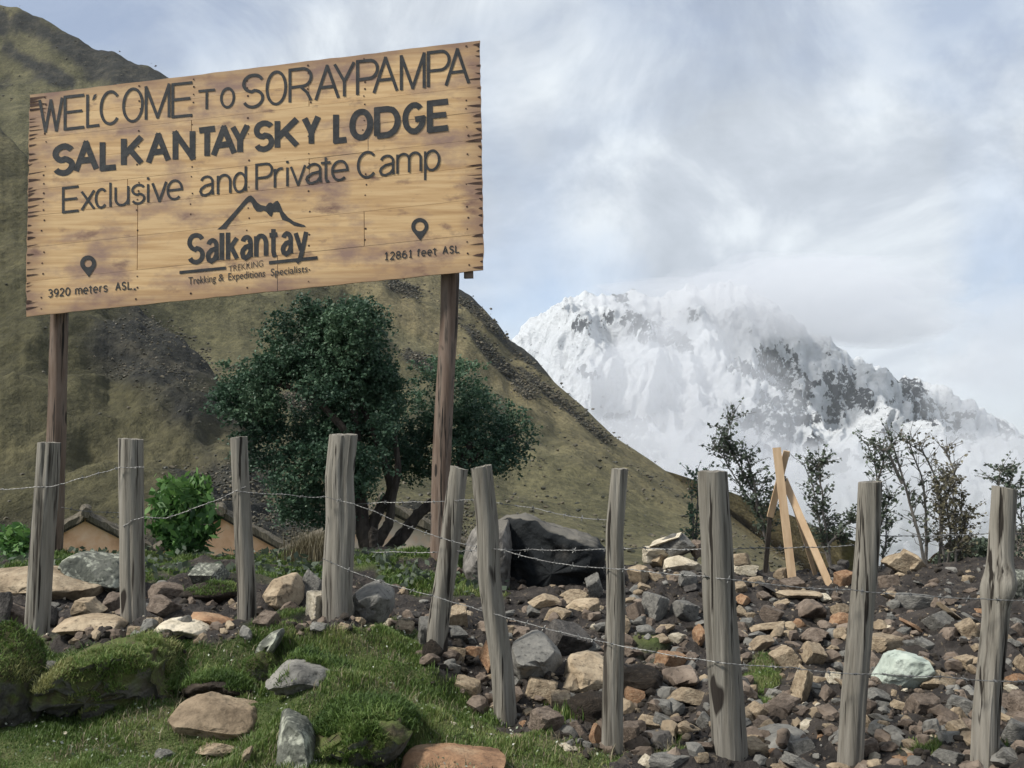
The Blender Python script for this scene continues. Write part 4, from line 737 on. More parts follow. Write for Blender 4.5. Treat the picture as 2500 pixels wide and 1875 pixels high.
def stone(x0, y0, x1, y1, m_, sub, tilt, lab, seed, share=False):
    cx, cy = (x0 + x1) / 2, (y0 + y1) / 2; w_, h_ = x1 - x0, y1 - y0
    p = hit(cx, min(y1 - .04 * h_, 1900), hz) if y1 > 1405 else None
    if y1 > 1905: p = hit(cx, 1880, hz)
    Y = p[1] if p is not None else 10.6
    if y1 < 1415 and Y > 10.9: Y = 10.6
    W = w_ * Y / F; H = h_ * Y / F; D = (W * .55 + H * .55) * (.85 + .4 * rng.random())
    if m_ == 'moss': D = H * .9
    c = at(cx, cy, Y + D * .18)
    a = R(tilt); ca, sa = abs(math.cos(a)), abs(math.sin(a))
    if tilt:
        k = ca * ca - sa * sa
        if abs(k) > .15: w2 = max((W * ca - H * sa) / k, W * .35); h2 = max((H * ca - W * sa) / k, H * .3)
        else: w2, h2 = max(W, H) * 1.15, min(W, H) * .5
    else: w2, h2 = W, H
    key = (m_, sub, seed % 7) if share else None
    if key and key in pool: me = pool[key]
    else:
        V, Fc = rockV(seed, sub, {'moss': .11, 'turf': .1, 'lichen': .05}.get(m_, .03), 10 if m_ not in ('turf', 'moss') else 40, p=7 if m_ in ('turf', 'moss') else 70)
        me = mesh_from('stone', V, Fc, smooth=True, sharp=26 if sub < 5 and m_ not in ('turf', 'moss') else 60); me.materials.append(M[m_])
        if key: pool[key] = me
    nm = {'moss': 'mossy_boulder', 'turf': 'earth_clod'}.get(m_, 'boulder' if w_ > 95 else 'stone')
    o = bpy.data.objects.new(nm, me); C.objects.link(o); o.location = c; o.scale = (w2 * 1.14, D * 1.1, h2 * 1.14)
    o.rotation_euler = (R(rng.normal() * 5), a * 1.0 if False else -R(tilt) * -1, R(rng.normal() * 8) if not share else R(rng.random() * 40 - 20))
    cat = {'moss': 'mossy rock', 'turf': 'clod'}.get(m_, 'boulder' if w_ > 95 else 'stone')
    PLACED.append(dict(o=o, cx=cx, cy=cy, w=w_, h=h_, m=m_, lab=lab, cat=cat, seed=seed)); return o
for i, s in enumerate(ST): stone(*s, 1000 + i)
# the big boulder behind the fence: overhanging dark face, pale weathered shoulder on its left
def profile_rock(pts, Yf, depth, m_, lab, seed, over=.25, nm='boulder', facets=9, rough=.05, sc_=.34, cat='boulder', lay=0):
    """a boulder whose face follows a traced outline, with its own thickness, broken faces and a back that falls away"""
    pts = np.array(pts, float); c = (pts.max(0) + pts.min(0)) / 2; n = 96; cl = np.vstack([pts, pts[:1]]); t = np.concatenate([[0], np.cumsum(np.hypot(*np.diff(cl, axis=0).T))]); t /= t[-1]; q = np.linspace(0, 1, n, endpoint=False)
    ring = np.stack([np.interp(q, t, cl[:, k]) for k in (0, 1)], -1); K = 34; rows_ = []
    if Yf is None:
        h = hit(c[0], min(pts[:, 1].max() - 4, 1890), hz); Yf = h[1] - .03
    s_ = Yf / F; W_ = np.ptp(pts[:, 0]) * s_; H_ = np.ptp(pts[:, 1]) * s_; depth = depth or .6 * (W_ + H_) / 2 * 1.3
    for k in range(K + 1):
        f = k / K; ph = f * math.pi; sc = math.sin(ph) ** sc_; d = -math.cos(ph) * depth / 2
        Pk = at(c[0] + (ring[:, 0] - c[0]) * sc, c[1] + (ring[:, 1] - c[1]) * sc, Yf + depth / 2); Pk[:, 1] += d
        yb = (Pk[:, 2] - Pk[:, 2].min()) / max(np.ptp(Pk[:, 2]), 1e-3); Pk[:, 1] -= over * (smooth(0, .8, yb) - .4) * (1 - f) * sc; rows_.append(Pk)
    P = np.array(rows_); ce = P.reshape(-1, 3).mean(0); r_ = np.random.default_rng(seed); hs = np.array([W_ / 2, depth / 2, H_ / 2]); Q = (P - ce) / hs
    for _ in range(facets):
        nv = r_.normal(size=3) * [1, 1, 1.0] + [0, -.55, .3]; nv /= np.linalg.norm(nv); hh = .70 + .28 * r_.random(); dd = Q @ nv - hh; Q = Q - np.maximum(dd, 0)[..., None] * nv * .92
    P = ce + Q * hs; sz = min(W_, H_)
    P += ((fbm(P * 2.6 / sz + seed, 5, seed, True) - .5) * rough * sz * 2.2)[..., None] * np.array([.4, 1, .55]) + ((fbm(P * 9 / sz, 3, seed) - .5) * rough * sz)[..., None] * np.array([.5, 1, .6])
    if lay: P[..., 1] += (fbm(P * [2.5 / sz, .5, 14 / sz], 3, seed + 3) - .5) * lay * sz; 
    Fc = [(i * n + j, i * n + (j + 1) % n, (i + 1) * n + (j + 1) % n, (i + 1) * n + j) for i in range(K) for j in range(n)]
    a = P.reshape(-1, 3); o = mk(nm, a, Fc, M[m_], None, (a[:, 0].mean(), a[:, 1].mean(), a[:, 2].min()), smooth=True, sharp=48)
    PLACED.append(dict(o=o, cx=c[0], cy=c[1], w=np.ptp(pts[:, 0]), h=np.ptp(pts[:, 1]), m=m_, lab=lab, cat=cat, seed=seed)); return o
M['bigd'] = rockmat('dark_boulder', (.012, .014, .017), (.035, .036, .036), (.095, .09, .08), soil=0)
def lit_topx(t, B, col, mpx, tcx, nz): return mixc(t, up_mask(t, .70, 1.0, nz.outputs[0], .5), col, (.15, .138, .115))  # paler up-facing faces: the lit top put into the colour
M['bigd'] = mat('dark_boulder', [(.3, (.003, .005, .007)), (.55, (.009, .011, .012)), (.8, (.05, .045, .04))], scale=3.5, detail=9, bump=1, bscale=9, extra=lit_topx, bdist=.04)  # near-black: dark lichen, plus the overhang's shade put into the colour
M['bigl'] = mat('mottled_boulder', [(.3, (.05, .046, .04)), (.5, (.15, .14, .125)), (.7, (.30, .28, .25))], scale=8, detail=9, bump=.9, bscale=16, extra=lit_topx, bdist=.04)
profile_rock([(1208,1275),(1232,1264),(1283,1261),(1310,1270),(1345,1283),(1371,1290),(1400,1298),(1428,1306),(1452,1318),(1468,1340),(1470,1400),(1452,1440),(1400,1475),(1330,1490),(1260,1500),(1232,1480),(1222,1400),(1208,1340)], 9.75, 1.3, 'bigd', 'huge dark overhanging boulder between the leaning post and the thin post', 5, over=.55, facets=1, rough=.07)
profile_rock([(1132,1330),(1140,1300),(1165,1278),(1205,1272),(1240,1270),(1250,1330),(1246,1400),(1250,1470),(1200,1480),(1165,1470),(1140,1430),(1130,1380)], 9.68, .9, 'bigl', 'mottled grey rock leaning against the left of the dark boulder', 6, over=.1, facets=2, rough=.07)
BR = profile_rock
BR([(-70,1400),(-20,1392),(10,1390),(60,1386),(110,1387),(150,1392),(185,1400),(215,1412),(262,1427),(252,1446),(238,1478),(210,1470),(150,1462),(120,1452),(60,1455),(0,1452),(-60,1470)], None, .8, 'tan', 'long layered tan slab lying across the pile behind the leftmost fence post', 401, over=.3, lay=.10, facets=4)
BR([(160,1388),(172,1362),(190,1352),(215,1348),(240,1357),(270,1362),(300,1366),(325,1385),(326,1440),(300,1470),(240,1455),(190,1432),(165,1410)], None, .7, 'lichen', 'dark lichen covered boulder between the first two fence posts', 402, over=.1, rough=.09)
BR([(395,1525),(408,1513),(425,1510),(450,1516),(480,1519),(505,1528),(520,1545),(542,1556),(520,1560),(460,1566),(430,1562),(398,1570),(384,1560),(384,1540)], None, .3, 'pale', 'whitish rounded boulder on the grass edge right of the second fence post', 403, rough=.07, facets=1)
BR([(638,1437),(655,1420),(700,1404),(722,1399),(732,1410),(738,1440),(734,1470),(720,1490),(690,1492),(660,1478),(648,1455)], None, .4, 'tan', 'tan faced boulder with dark underside right of the third fence post', 404, over=.12)
BR([(854,1462),(868,1446),(890,1430),(925,1419),(952,1424),(960,1450),(958,1490),(940,1520),(900,1532),(862,1520),(850,1500)], None, .5, 'grey', 'big rounded grey boulder right of the thickest fence post', 405, over=.1, rough=.07)
BR([(1250,1555),(1265,1545),(1290,1534),(1310,1538),(1335,1556),(1352,1575),(1378,1606),(1382,1616),(1362,1625),(1340,1650),(1300,1668),(1268,1678),(1252,1668),(1248,1600)], None, .55, 'grey', 'large smooth grey boulder with a split, just right of the leaning post', 406, facets=6, rough=.04)
BR([(1382,1620),(1390,1606),(1410,1605),(1440,1598),(1468,1606),(1494,1618),(1496,1700),(1470,1716),(1440,1712),(1400,1706),(1370,1700),(1366,1680),(1378,1650)], None, .5, 'tan', 'big rough tan boulder behind the thin upright fence post', 407, over=.18, rough=.08)
BR([(1620,1358),(1636,1352),(1665,1358),(1700,1372),(1716,1382),(1712,1396),(1680,1398),(1640,1396),(1620,1392)], 10.3, .3, 'pale', 'big cream boulder on the crest just left of the broad fence post', 408)
BR([(2139,1664),(2150,1640),(2168,1600),(2200,1590),(2240,1600),(2262,1640),(2255,1680),(2220,1690),(2160,1692),(2142,1682)], None, .35, 'mint', 'bright greenish white block low on the right of the slope', 409, facets=4)
BR([(428,1738),(440,1718),(458,1706),(490,1700),(530,1712),(580,1722),(618,1730),(636,1752),(640,1770),(620,1790),(590,1806),(540,1820),(500,1822),(466,1816),(445,1790),(432,1765)], None, .40, 'warm', 'big smooth brown boulder sitting in the foreground grass', 410, over=.12, rough=.06, facets=3)
BR([(652,1660),(672,1640),(690,1620),(722,1596),(745,1600),(770,1610),(800,1628),(850,1640),(870,1665),(850,1690),(790,1700),(720,1702),(670,1698)], None, .40, 'grey', 'grey boulder half buried in the middle of the grass mound', 411, rough=.07)
BR([(658,1740),(690,1736),(720,1750),(748,1765),(768,1800),(776,1850),(780,1960),(700,1960),(690,1870),(672,1800)], None, .40, 'lichen', 'upright grey white rock face at the bottom under a grassy mound', 412, rough=.06, facets=4)
BR([(108,1690),(140,1640),(200,1596),(260,1580),(330,1582),(390,1606),(430,1640),(450,1690),(430,1730),(370,1760),(300,1772),(220,1768),(150,1752),(115,1725)], None, .75, 'moss', 'huge moss grown boulder with a dark hollow beneath it, left foreground', 413, over=.34, rough=.17, facets=3, cat='mossy rock', nm='mossy_boulder')
BR([(768,1770),(800,1740),(860,1730),(930,1738),(985,1752),(1010,1780),(980,1840),(930,1880),(860,1900),(800,1895),(775,1850)], None, .5, 'moss', 'long overgrown mound with brown moss at the bottom centre', 414, over=.18, rough=.17, facets=2, cat='mossy rock', nm='mossy_boulder')
BR([(984,1845),(992,1836),(1040,1832),(1090,1830),(1150,1838),(1200,1842),(1234,1847),(1215,1872),(1200,1915),(990,1915),(982,1870)], None, .40, 'orange', 'broad rust coloured slab at the bottom edge of the grass', 415, facets=3, rough=.05)
BR([(180,1500),(195,1460),(206,1452),(220,1456),(240,1478),(256,1492),(240,1502),(200,1520),(178,1522)], None, .25, 'tan', 'pointed tan stone standing upright left of the second fence post', 416)
BR([(140,1520),(160,1510),(190,1504),(225,1500),(262,1504),(290,1512),(306,1525),(302,1550),(240,1556),(180,1556),(150,1548)], None, .35, 'tan', 'wide tan and grey stone at the grass edge left of the second post', 417)
BR([(456,1496),(480,1496),(520,1502),(555,1514),(578,1526),(570,1536),(530,1536),(490,1522),(470,1510)], None, .25, 'orange', 'flat orange slab tilted down towards the third fence post', 418, facets=3)
BR([(610,1640),(614,1620),(628,1590),(645,1560),(665,1542),(690,1534),(694,1545),(680,1575),(662,1600),(645,1625),(630,1640)], None, .25, 'lichen', 'narrow pale lichened slab slanting out of the turf below the third post', 419, facets=4)
BR([(1378,1486),(1400,1466),(1430,1461),(1464,1462),(1464,1500),(1440,1504),(1410,1496),(1390,1498)], None, .3, 'tan', 'pale topped tan block in front of the dark boulder by the thin post', 420)
BR([(1878,1444),(1930,1441),(1998,1444),(2002,1450),(1975,1460),(1925,1468),(1885,1460)], None, .25, 'tan', 'long flat tan slab lying level in front of the tripod', 421, facets=3)
BR([(1938,1500),(1950,1480),(1970,1464),(1990,1464),(2004,1480),(2012,1508),(1990,1524),(1960,1522)], None, .3, 'brown', 'large brown rounded triangular stone under the flat slab', 422, facets=5)
BR([(1834,1812),(1850,1798),(1900,1780),(1950,1776),(1962,1790),(1940,1806),(1910,1822),(1870,1842),(1840,1850),(1830,1835)], None, .35, 'grey', 'big grey slab leaning low between the broad and dark topped posts', 423, facets=5)
BR([(1612,1650),(1622,1634),(1660,1625),(1685,1624),(1698,1645),(1690,1668),(1665,1676),(1640,1690),(1625,1675)], None, .3, 'brown', 'blocky brown boulder under the small green patch beside the broad post', 424)
BR([(450,1700),(455,1680),(470,1660),(500,1645),(545,1641),(590,1650),(620,1668),(642,1690),(640,1712),(560,1722),(470,1716)], None, .35, 'turf', 'rounded clod of dark upturned earth behind the smooth brown boulder', 426, facets=0, rough=.10, nm='earth_clod', cat='clod')
BR([(1570,1790),(1640,1782),(1650,1830),(1600,1840)], None, .2, 'dark', '', 425)
# further single stones on the rubble slope
def inpoly(x, y):
    top = np.interp(x, [960, 1100, 1250, 1500, 1600, 1750, 2000, 2130, 2300, 2500], [1470, 1480, 1500, 1400, 1410, 1415, 1435, 1425, 1420, 1430])
    return y > top and y < min(1868, np.interp(x, [a for a, b in EDGE], [b for a, b in EDGE]) + 6)
def free(x, y, w_, h_, k=.75):
    for p in PLACED:
        if abs(p['cx'] - x) < (p['w'] + w_) / 2 * k and abs(p['cy'] - y) < (p['h'] + h_) / 2 * k: return False
    return True
_mm = ['tan'] * 9 + ['grey'] * 7 + ['brown'] * 7 + ['pale'] * 2 + ['orange'] * 2 + ['dark'] * 3
tries = 0; want = 296 - len(PLACED)
while want > 0 and tries < 9000:
    tries += 1; x = 20 + rng.random() * 2470; y = 1400 + rng.random() * 465; w_ = (26 + 50 * rng.random() ** 1.6) * np.interp(y, [1400, 1870], [.85, 1.25]); h_ = w_ * (.5 + .4 * rng.random())
    ok = inpoly(x, y) if x > 980 else (1455 < y < 1535 and x < 980)
    if not ok or gmr(*hit(x, y)[:2]) > .45 or not free(x, y, w_, h_, .62): continue
    m_ = _mm[rng.integers(len(_mm))]; stone(x - w_ / 2, y - h_ / 2, x + w_ / 2, y + h_ / 2, m_, 3, rng.normal() * 12, '', int(rng.integers(9999)), True); want -= 1
lab = {}
for p in PLACED:
    if not p['lab']: p['lab'] = f"{size(p['w'])} {CN[p['m']]} {shape(p['w'], p['h'], p['seed'])} stone {zone(p['cx'], p['cy'])}"
    lab.setdefault(p['lab'], []).append(p)
for k, ps in lab.items():
    if len(ps) == 2:
        if abs(ps[0]['cx'] - ps[1]['cx']) > 35: ps.sort(key=lambda p: p['cx']); nm_ = ('left-hand ', 'right-hand ')
        else: ps.sort(key=lambda p: p['cy']); nm_ = ('upper ', 'lower ')
    elif len(ps) > 2: ps.sort(key=lambda p: p['cx']); nm_ = ['leftmost '] + [ORD[i] + ' from left, ' for i in range(1, len(ps) - 1)] + ['rightmost ']
    else: nm_ = ('',)
    for p, a in zip(ps, nm_): tag(p['o'], a + k, p['cat'], 'stones and boulders in the rubble')
# rubble too small and too many to count
def rubble(n, material, smin, smax, name, label, seed, region):
    r_ = np.random.default_rng(seed); Vp = [rockV(seed + k, 2, .06, 9)[0] for k in range(8)]; Fc = _ico[2][1]; iv = len(Vp[0]); Vs = []; c = 0
    while c < n:
        x = -60 + 3260 * r_.random(); y = 1395 + 490 * r_.random(); t = hit(x, y)
        if t is None or not region(x, y, t) or t[1] > 12: continue
        s = smin + (smax - smin) * r_.random() ** 3.4; A = r_.normal(size=(3, 3)); Q, _ = np.linalg.qr(A)
        jx = t[0] + r_.normal() * .02; jy = t[1] + r_.normal() * .05; v = (Vp[r_.integers(8)] * np.array([1.2, 1, .7]) * s) @ Q; v = v * np.array([1, 1, .8]) + [jx, jy, gzr(jx, jy) + s * .12]; Vs.append(v); c += 1
    V = np.vstack(Vs); Fa = (Fc[None] + (np.arange(n) * iv)[:, None, None]).reshape(-1, 3); o = mk(name, V, Fa, material); tag(o, label, 'rubble', kind='stuff')
def rr(x, y, t): return gmr(t[0], t[1]) < .5 and (x > 1000 or y > 1440)
rubble(800, M['tan'], .012, .13, 'rubble', 'small tan chips of stone strewn over the dark slope', 301, rr)
rubble(1050, M['grey'], .012, .12, 'rubble', 'small grey chips of stone strewn over the dark slope', 302, rr)
rubble(1500, M['brown'], .012, .14, 'rubble', 'small brown chips of stone strewn over the dark slope', 303, rr)
rubble(350, M['pale'], .010, .04, 'rubble', 'tiny whitish chips scattered on the slope and turf', 304, lambda x, y, t: rr(x, y, t) or rng.random() < .08)
M['clod'] = mat('dark_earth_clods', [(.3, (.012, .010, .008)), (.6, (.035, .028, .021)), (.8, (.06, .048, .037))], scale=9, bump=.8)
rubble(5000, M['clod'], .01, .07, 'soil', 'dark crumbling clods of earth between the stones', 305, rr)
# ---------------------------------------------------------------- grass
def blades(name, P, Nn, h, wd, tone, material, label, cat='grass', lean=.5):
    n = len(P); a = rng.random(n) * 2 * np.pi; side = np.stack([np.cos(a), np.sin(a), 0 * a], 1); d = np.stack([-np.sin(a), np.cos(a), 0 * a], 1)
    ln = (lean * (.3 + rng.random(n)))[:, None]; up = Nn * .5 + np.array([0, 0, .8]); up /= np.linalg.norm(up, axis=1)[:, None]
    m1 = P + up * (h * .55)[:, None] + d * ln * (h * .25)[:, None]; tp = P + up * (h * .9)[:, None] + d * ln * h[:, None]
    V = np.stack([P - side * wd[:, None], P + side * wd[:, None], m1 + side * wd[:, None] * .8, m1 - side * wd[:, None] * .8, tp], 1).reshape(-1, 3)
    b = (np.arange(n) * 5)[:, None]; Fq = np.concatenate([b + [0, 1, 2], b + [0, 2, 3], b + [3, 2, 4]], 0)
    o = mk(name, V, Fq, material); attr(o, 'tone', np.repeat(tone, 5)); tag(o, label, cat, kind='stuff'); return o
def scat(n, xr, yr): return xr[0] + (xr[1] - xr[0]) * rng.random(n), yr[0] + (yr[1] - yr[0]) * rng.random(n)
def turf(n, xr, yr, hm_, wd, label, thr=.45):
    x, y = scat(n, xr, yr); g_ = gmr(x, y); k = (g_ > thr * (.7 + .6 * rng.random(n))); x, y = x[k], y[k]; z = gzr(x, y); P = P3(x, y, z - .004); a, b = pix(P); k = (a > -150) & (a < 2650) & (b < 1990); P = P[k]
    cl = fbm(P * 5, 3, 61); c2 = fbm(P * 1.7 + 4, 3, 62); h = hm_ * (.35 + 1.0 * smooth(.35, .7, cl)) * (.6 + .8 * rng.random(len(P)))
    tone = np.clip(.42 + (c2 - .5) * 1.7 + rng.normal(0, .17, len(P)) + (rng.random(len(P)) < .02) * .5, 0, 1)
    blades('grass', P, np.tile([0, 0, 1.], (len(P), 1)), h, wd * (.7 + .6 * rng.random(len(P))), tone, M['blade'], label)
turf(420000, (-3.9, 3.9), (4.3, 7.3), .034, .0022, 'short green turf over the foreground bank and between the stones')
turf(170000, (-5.1, 1.5), (8.6, 13), .05, .005, 'rough grass on the bank behind the stone pile')
# blades and moss fronds growing on the mossy boulders
gp, gn = [], []
for p in PLACED:
    if p['m'] != 'moss' and 'upturned' not in p['lab'] and 'half buried' not in p['lab'] and 'turf left' not in p['lab']: continue
    o = p['o']; me = o.data; mw = np.array(o.matrix_basis); n = len(me.polygons); cen = np.zeros(n * 3); me.polygons.foreach_get('center', cen); nn = np.zeros(n * 3); me.polygons.foreach_get('normal', nn); ar = np.zeros(n); me.polygons.foreach_get('area', ar)
    cen = cen.reshape(-1, 3) @ mw[:3, :3].T + mw[:3, 3]; sc = np.array(o.scale); nn = (nn.reshape(-1, 3) / sc) @ (mw[:3, :3] / sc).T; nn /= np.linalg.norm(nn, axis=1)[:, None]
    thr = -.45 if p['m'] == 'moss' else .55; wgt = ar * smooth(thr, thr + .35, nn[:, 2] + (fbm(cen * 4, 3, 7) - .5) * .9) + 1e-9; k = int(sc[0] * sc[1] * (42000 if p['m'] == 'moss' else 9000)); idx = rng.choice(n, k, p=wgt / wgt.sum())
    ex = math.sqrt(sc[0] * sc[1] * 4 / n); gp.append(cen[idx] + rng.normal(0, .35 * ex, (k, 3)) * [1, 1, .2]); gn.append(nn[idx])
gp = np.vstack(gp); gn = np.vstack(gn); k_ = fbm(gp * 4.5, 3, 19) < .56; gp, gn = gp[k_], gn[k_]; c2 = fbm(gp * 3, 3, 15); cl = fbm(gp * 8, 3, 16)
blades('moss', gp, gn, .010 + .026 * smooth(.3, .7, cl) * rng.random(len(gp)) + .05 * (rng.random(len(gp)) < .06) * rng.random(len(gp)), .0022 + .001 * rng.random(len(gp)), np.clip(.38 + (c2 - .5) * 2.6 + rng.normal(0, .17, len(gp)), 0, 1), M['blade'], 'moss and fine grass growing over the foreground rocks', 'moss', .9)
x, y = scat(60000, (-3.6, 2.4), (4.3, 7.0)); k = (gmr(x, y) > .4) & (fbm(P3(x, y) * 2.6, 3, 77) > .52) & (rng.random(len(x)) < .4); x, y = x[k], y[k]; P = P3(x, y, gzr(x, y))
blades('dry_grass', P, np.tile([0, 0, 1.], (len(P), 1)), .02 + .05 * rng.random(len(P)) ** 1.5, .0016 + .001 * rng.random(len(P)), rng.random(len(P)), M['straw'], 'dead straw coloured blades mixed through the foreground turf', lean=.9)
# small herbs and white dots of clover in the turf
x, y = scat(2600, (-3.4, 1.6), (4.4, 6.9)); k = gmr(x, y) > .6; x, y = x[k], y[k]; P = P3(x, y, gzr(x, y) + .02 + .02 * rng.random(len(x)))
def leafcards(name, P, size, tone, material, parent=None, label=None, cat=None, origin=None, aspect=1.6, droop=0, kind=None):
    n = len(P); A = rng.normal(size=(n, 3)); A[:, 2] = A[:, 2] * .7 - droop; A /= np.linalg.norm(A, axis=1)[:, None]; Bv = rng.normal(size=(n, 3)); Bv -= (Bv * A).sum(1)[:, None] * A; Bv /= np.linalg.norm(Bv, axis=1)[:, None]
    s = size * (.6 + .8 * rng.random(n)); a_ = A * s[:, None] * aspect / 2; b_ = Bv * s[:, None] / 2
    V = np.stack([P - a_, P + b_ - a_ * .1, P + a_, P - b_ - a_ * .1], 1).reshape(-1, 3); Fq = (np.arange(n) * 4)[:, None] + np.arange(4)
    o = mk(name, V, Fq, material, parent, origin); attr(o, 'tone', np.repeat(np.clip(tone, 0, 1), 4))
    if label: tag(o, label, cat)
    if kind: o['kind'] = kind
    return o
M['fleck'] = leafmat('pale_herbs', (.10, .13, .07), (.2, .24, .15), (.5, .5, .44), .1)
leafcards('herbs', P, .009, rng.random(len(P)), M['fleck'], label='tiny pale leaves and flowers dotted in the foreground turf', cat='herbs', kind='stuff')
x, y = scat(5200, (-5, 1.2), (9.0, 12.4)); k = (gmr(x, y) > .4) & (fbm(P3(x, y) * 1.5, 3, 88) > .48); x, y = x[k], y[k]; P = P3(x, y, gzr(x, y) + .12 * rng.random(len(x)))
leafcards('herbs', P, .045, rng.random(len(P)) * .8, M['leafs'], label='low leafy herbs along the bank behind the stone pile', cat='herbs', kind='stuff')
# dry stalk tuft beside the third post and scattered straws
def tuft(px, py, Y, n, h, label, spread=.15, material='straw', tone=.3):
    c = at(px, py, Y); q = c + rng.normal(0, 1, (n, 3)) * [spread, spread, 0]; q[:, 2] = c[2]
    o = blades('grass_tuft', q, np.tile([0, 0, 1.], (n, 1)), h * (.5 + .6 * rng.random(n)), .004 + .002 * rng.random(n), np.clip(tone + rng.normal(0, .25, n), 0, 1), M[material], label, 'grass tuft', .28); o['kind'] = 'thing' if n > 1000 else 'stuff'; return o
tuft(765, 1400, 11.0, 1100, .48, 'tall dry brownish grass tuft just left of the thickest post', .12)
tuft(640, 1720, 5.75, 160, .13, 'small clump of long blades beside the smooth brown boulder', .03, 'blade', .5)
tuft(1400, 1760, 5.9, 220, .12, 'leafy green clump under the big rough tan boulder', .06, 'blade', .35)
# ---------------------------------------------------------------- trees
def branch(pts, Y, r0, r1, name, parent, material='bark', dy=None, sides=9):
    pts = np.array(pts, float); P = at(pts[:, 0], pts[:, 1], Y + (dy if dy is not None else 0)); s = np.linspace(0, 1, len(P)); q = np.linspace(0, 1, len(P) * 5); Pn_ = np.stack([np.interp(q, s, P[:, k]) for k in range(3)], -1)
    for _ in range(3): Pn_[1:-1] = (Pn_[:-2] + 2 * Pn_[1:-1] + Pn_[2:]) / 4
    b = MB(); b.tube(Pn_, np.linspace(r0, r1, len(Pn_)), sides, jit=.25); return b.build(name, M[material], parent)
def crown(lobes, Y, dens, size, material, parent, depthk=.8, droop=.5, spray=14, shell=.45):
    Ps, Ts = [], []
    for (cx, cy, rx, ry, k) in lobes:
        n = int(dens * rx * ry / 1000 * k); c = at(cx, cy, Y + rng.normal() * .2); rX, rZ = rx * Y / F, ry * Y / F; rY = (rX + rZ) / 2 * depthk
        d = rng.normal(size=(n, 3)); d /= np.linalg.norm(d, axis=1)[:, None]; rad = (shell + (1.03 - shell) * rng.random(n) ** .7) * (.80 + .42 * fbm(d * 2.3 + cx, 3, int(cx)))
        q = c + d * rad[:, None] * [rX, rY, rZ]; hole = fbm(q * 2.3, 3, 55) ; q = q[(hole > .46) & ((rad < 1.0) | (rng.random(n) < .5))]; tone0 = fbm(q * 2.0, 2, 57)
        m = len(q); tw = rng.normal(size=(m, 3)); tw[:, 2] = -abs(tw[:, 2]) * droop; tw /= np.linalg.norm(tw, axis=1)[:, None]; L_ = .09 + .16 * rng.random(m)
        t = rng.random((m, spray)); pts = q[:, None] + tw[:, None] * (t * L_[:, None])[..., None] + rng.normal(0, .022, (m, spray, 3)); Ps.append(pts.reshape(-1, 3)); Ts.append(np.repeat(tone0, spray))
    P = np.vstack(Ps); T = np.concatenate(Ts); return leafcards('crown', P, size, .32 + (T - .5) * 1.3 + rng.normal(0, .16, len(T)), M[material], parent)
YT = 12.9
tr = thing('broadleaf_tree', tuple(at(915, 1345, YT)), 'tall dense dark green tree with several crooked stems beneath the signboard', 'tree')
branch([(905,1400),(900,1345),(885,1290),(880,1200),(870,1080),(860,960)], YT, .125, .04, 'trunk', tr)
branch([(905,1400),(908,1330),(905,1290),(925,1245),(960,1200),(930,1100),(880,980)], YT + .05, .10, .03, 'trunk', tr)
branch([(912,1400),(912,1345),(930,1310),(952,1275),(955,1225),(975,1150),(960,1040)], YT - .05, .085, .03, 'trunk', tr)
branch([(913,1345),(910,1300),(916,1290)], YT - .35, .06, .045, 'stump', tr)
branch([(860,960),(820,860),(840,770)], YT, .05, .015, 'limb', tr); branch([(870,1080),(760,960),(650,930),(560,960)], YT - .1, .05, .012, 'limb', tr); branch([(880,1200),(760,1140),(680,1130)], YT, .04, .015, 'limb', tr)
crown([(865,1060,100,130,1.5),(915,980,75,110,1.2),(835,860,105,150,1),(760,830,110,110,.9),(870,790,75,75,.9),(800,990,175,190,1),(680,1000,130,140,1),(600,980,85,75,.9),(740,1140,130,120,1),(880,1100,100,110,.9),(680,900,70,60,.7),(900,960,85,130,1),(640,1090,75,80,.7),(750,765,45,50,.7),(850,745,50,35,.6),(645,850,16,60,.35),(565,905,22,30,.4),(545,965,35,30,.5),(800,1230,90,60,.8),(700,1235,60,40,.6)], YT, 66, .026, 'leaf', tr)
tr2 = thing('broadleaf_tree', tuple(at(955, 1350, 13.6)), 'lower spreading dark green tree behind the right sign pole', 'tree')
branch([(935,1400),(948,1345),(990,1300),(1020,1255),(1065,1222),(1110,1160),(1150,1080)], 13.3, .10, .04, 'trunk', tr2)
branch([(1110,1160),(1190,1090),(1260,1060)], 13.4, .04, .012, 'limb', tr2); branch([(1065,1222),(1060,1130),(1070,1000)], 13.5, .05, .015, 'limb', tr2)
crown([(1005,1090,75,85,1),(1080,1000,110,110,1),(1010,970,60,80,.8),(1180,1030,105,95,1),(1250,1060,50,70,.9),(1120,930,80,60,.8),(1190,960,50,45,.7),(1070,1100,100,65,.8),(1160,1110,90,55,.9),(1240,1120,45,40,.8),(1080,890,55,30,.5),(960,1070,70,85,.8)], 13.6, 56, .026, 'leaf', tr2)
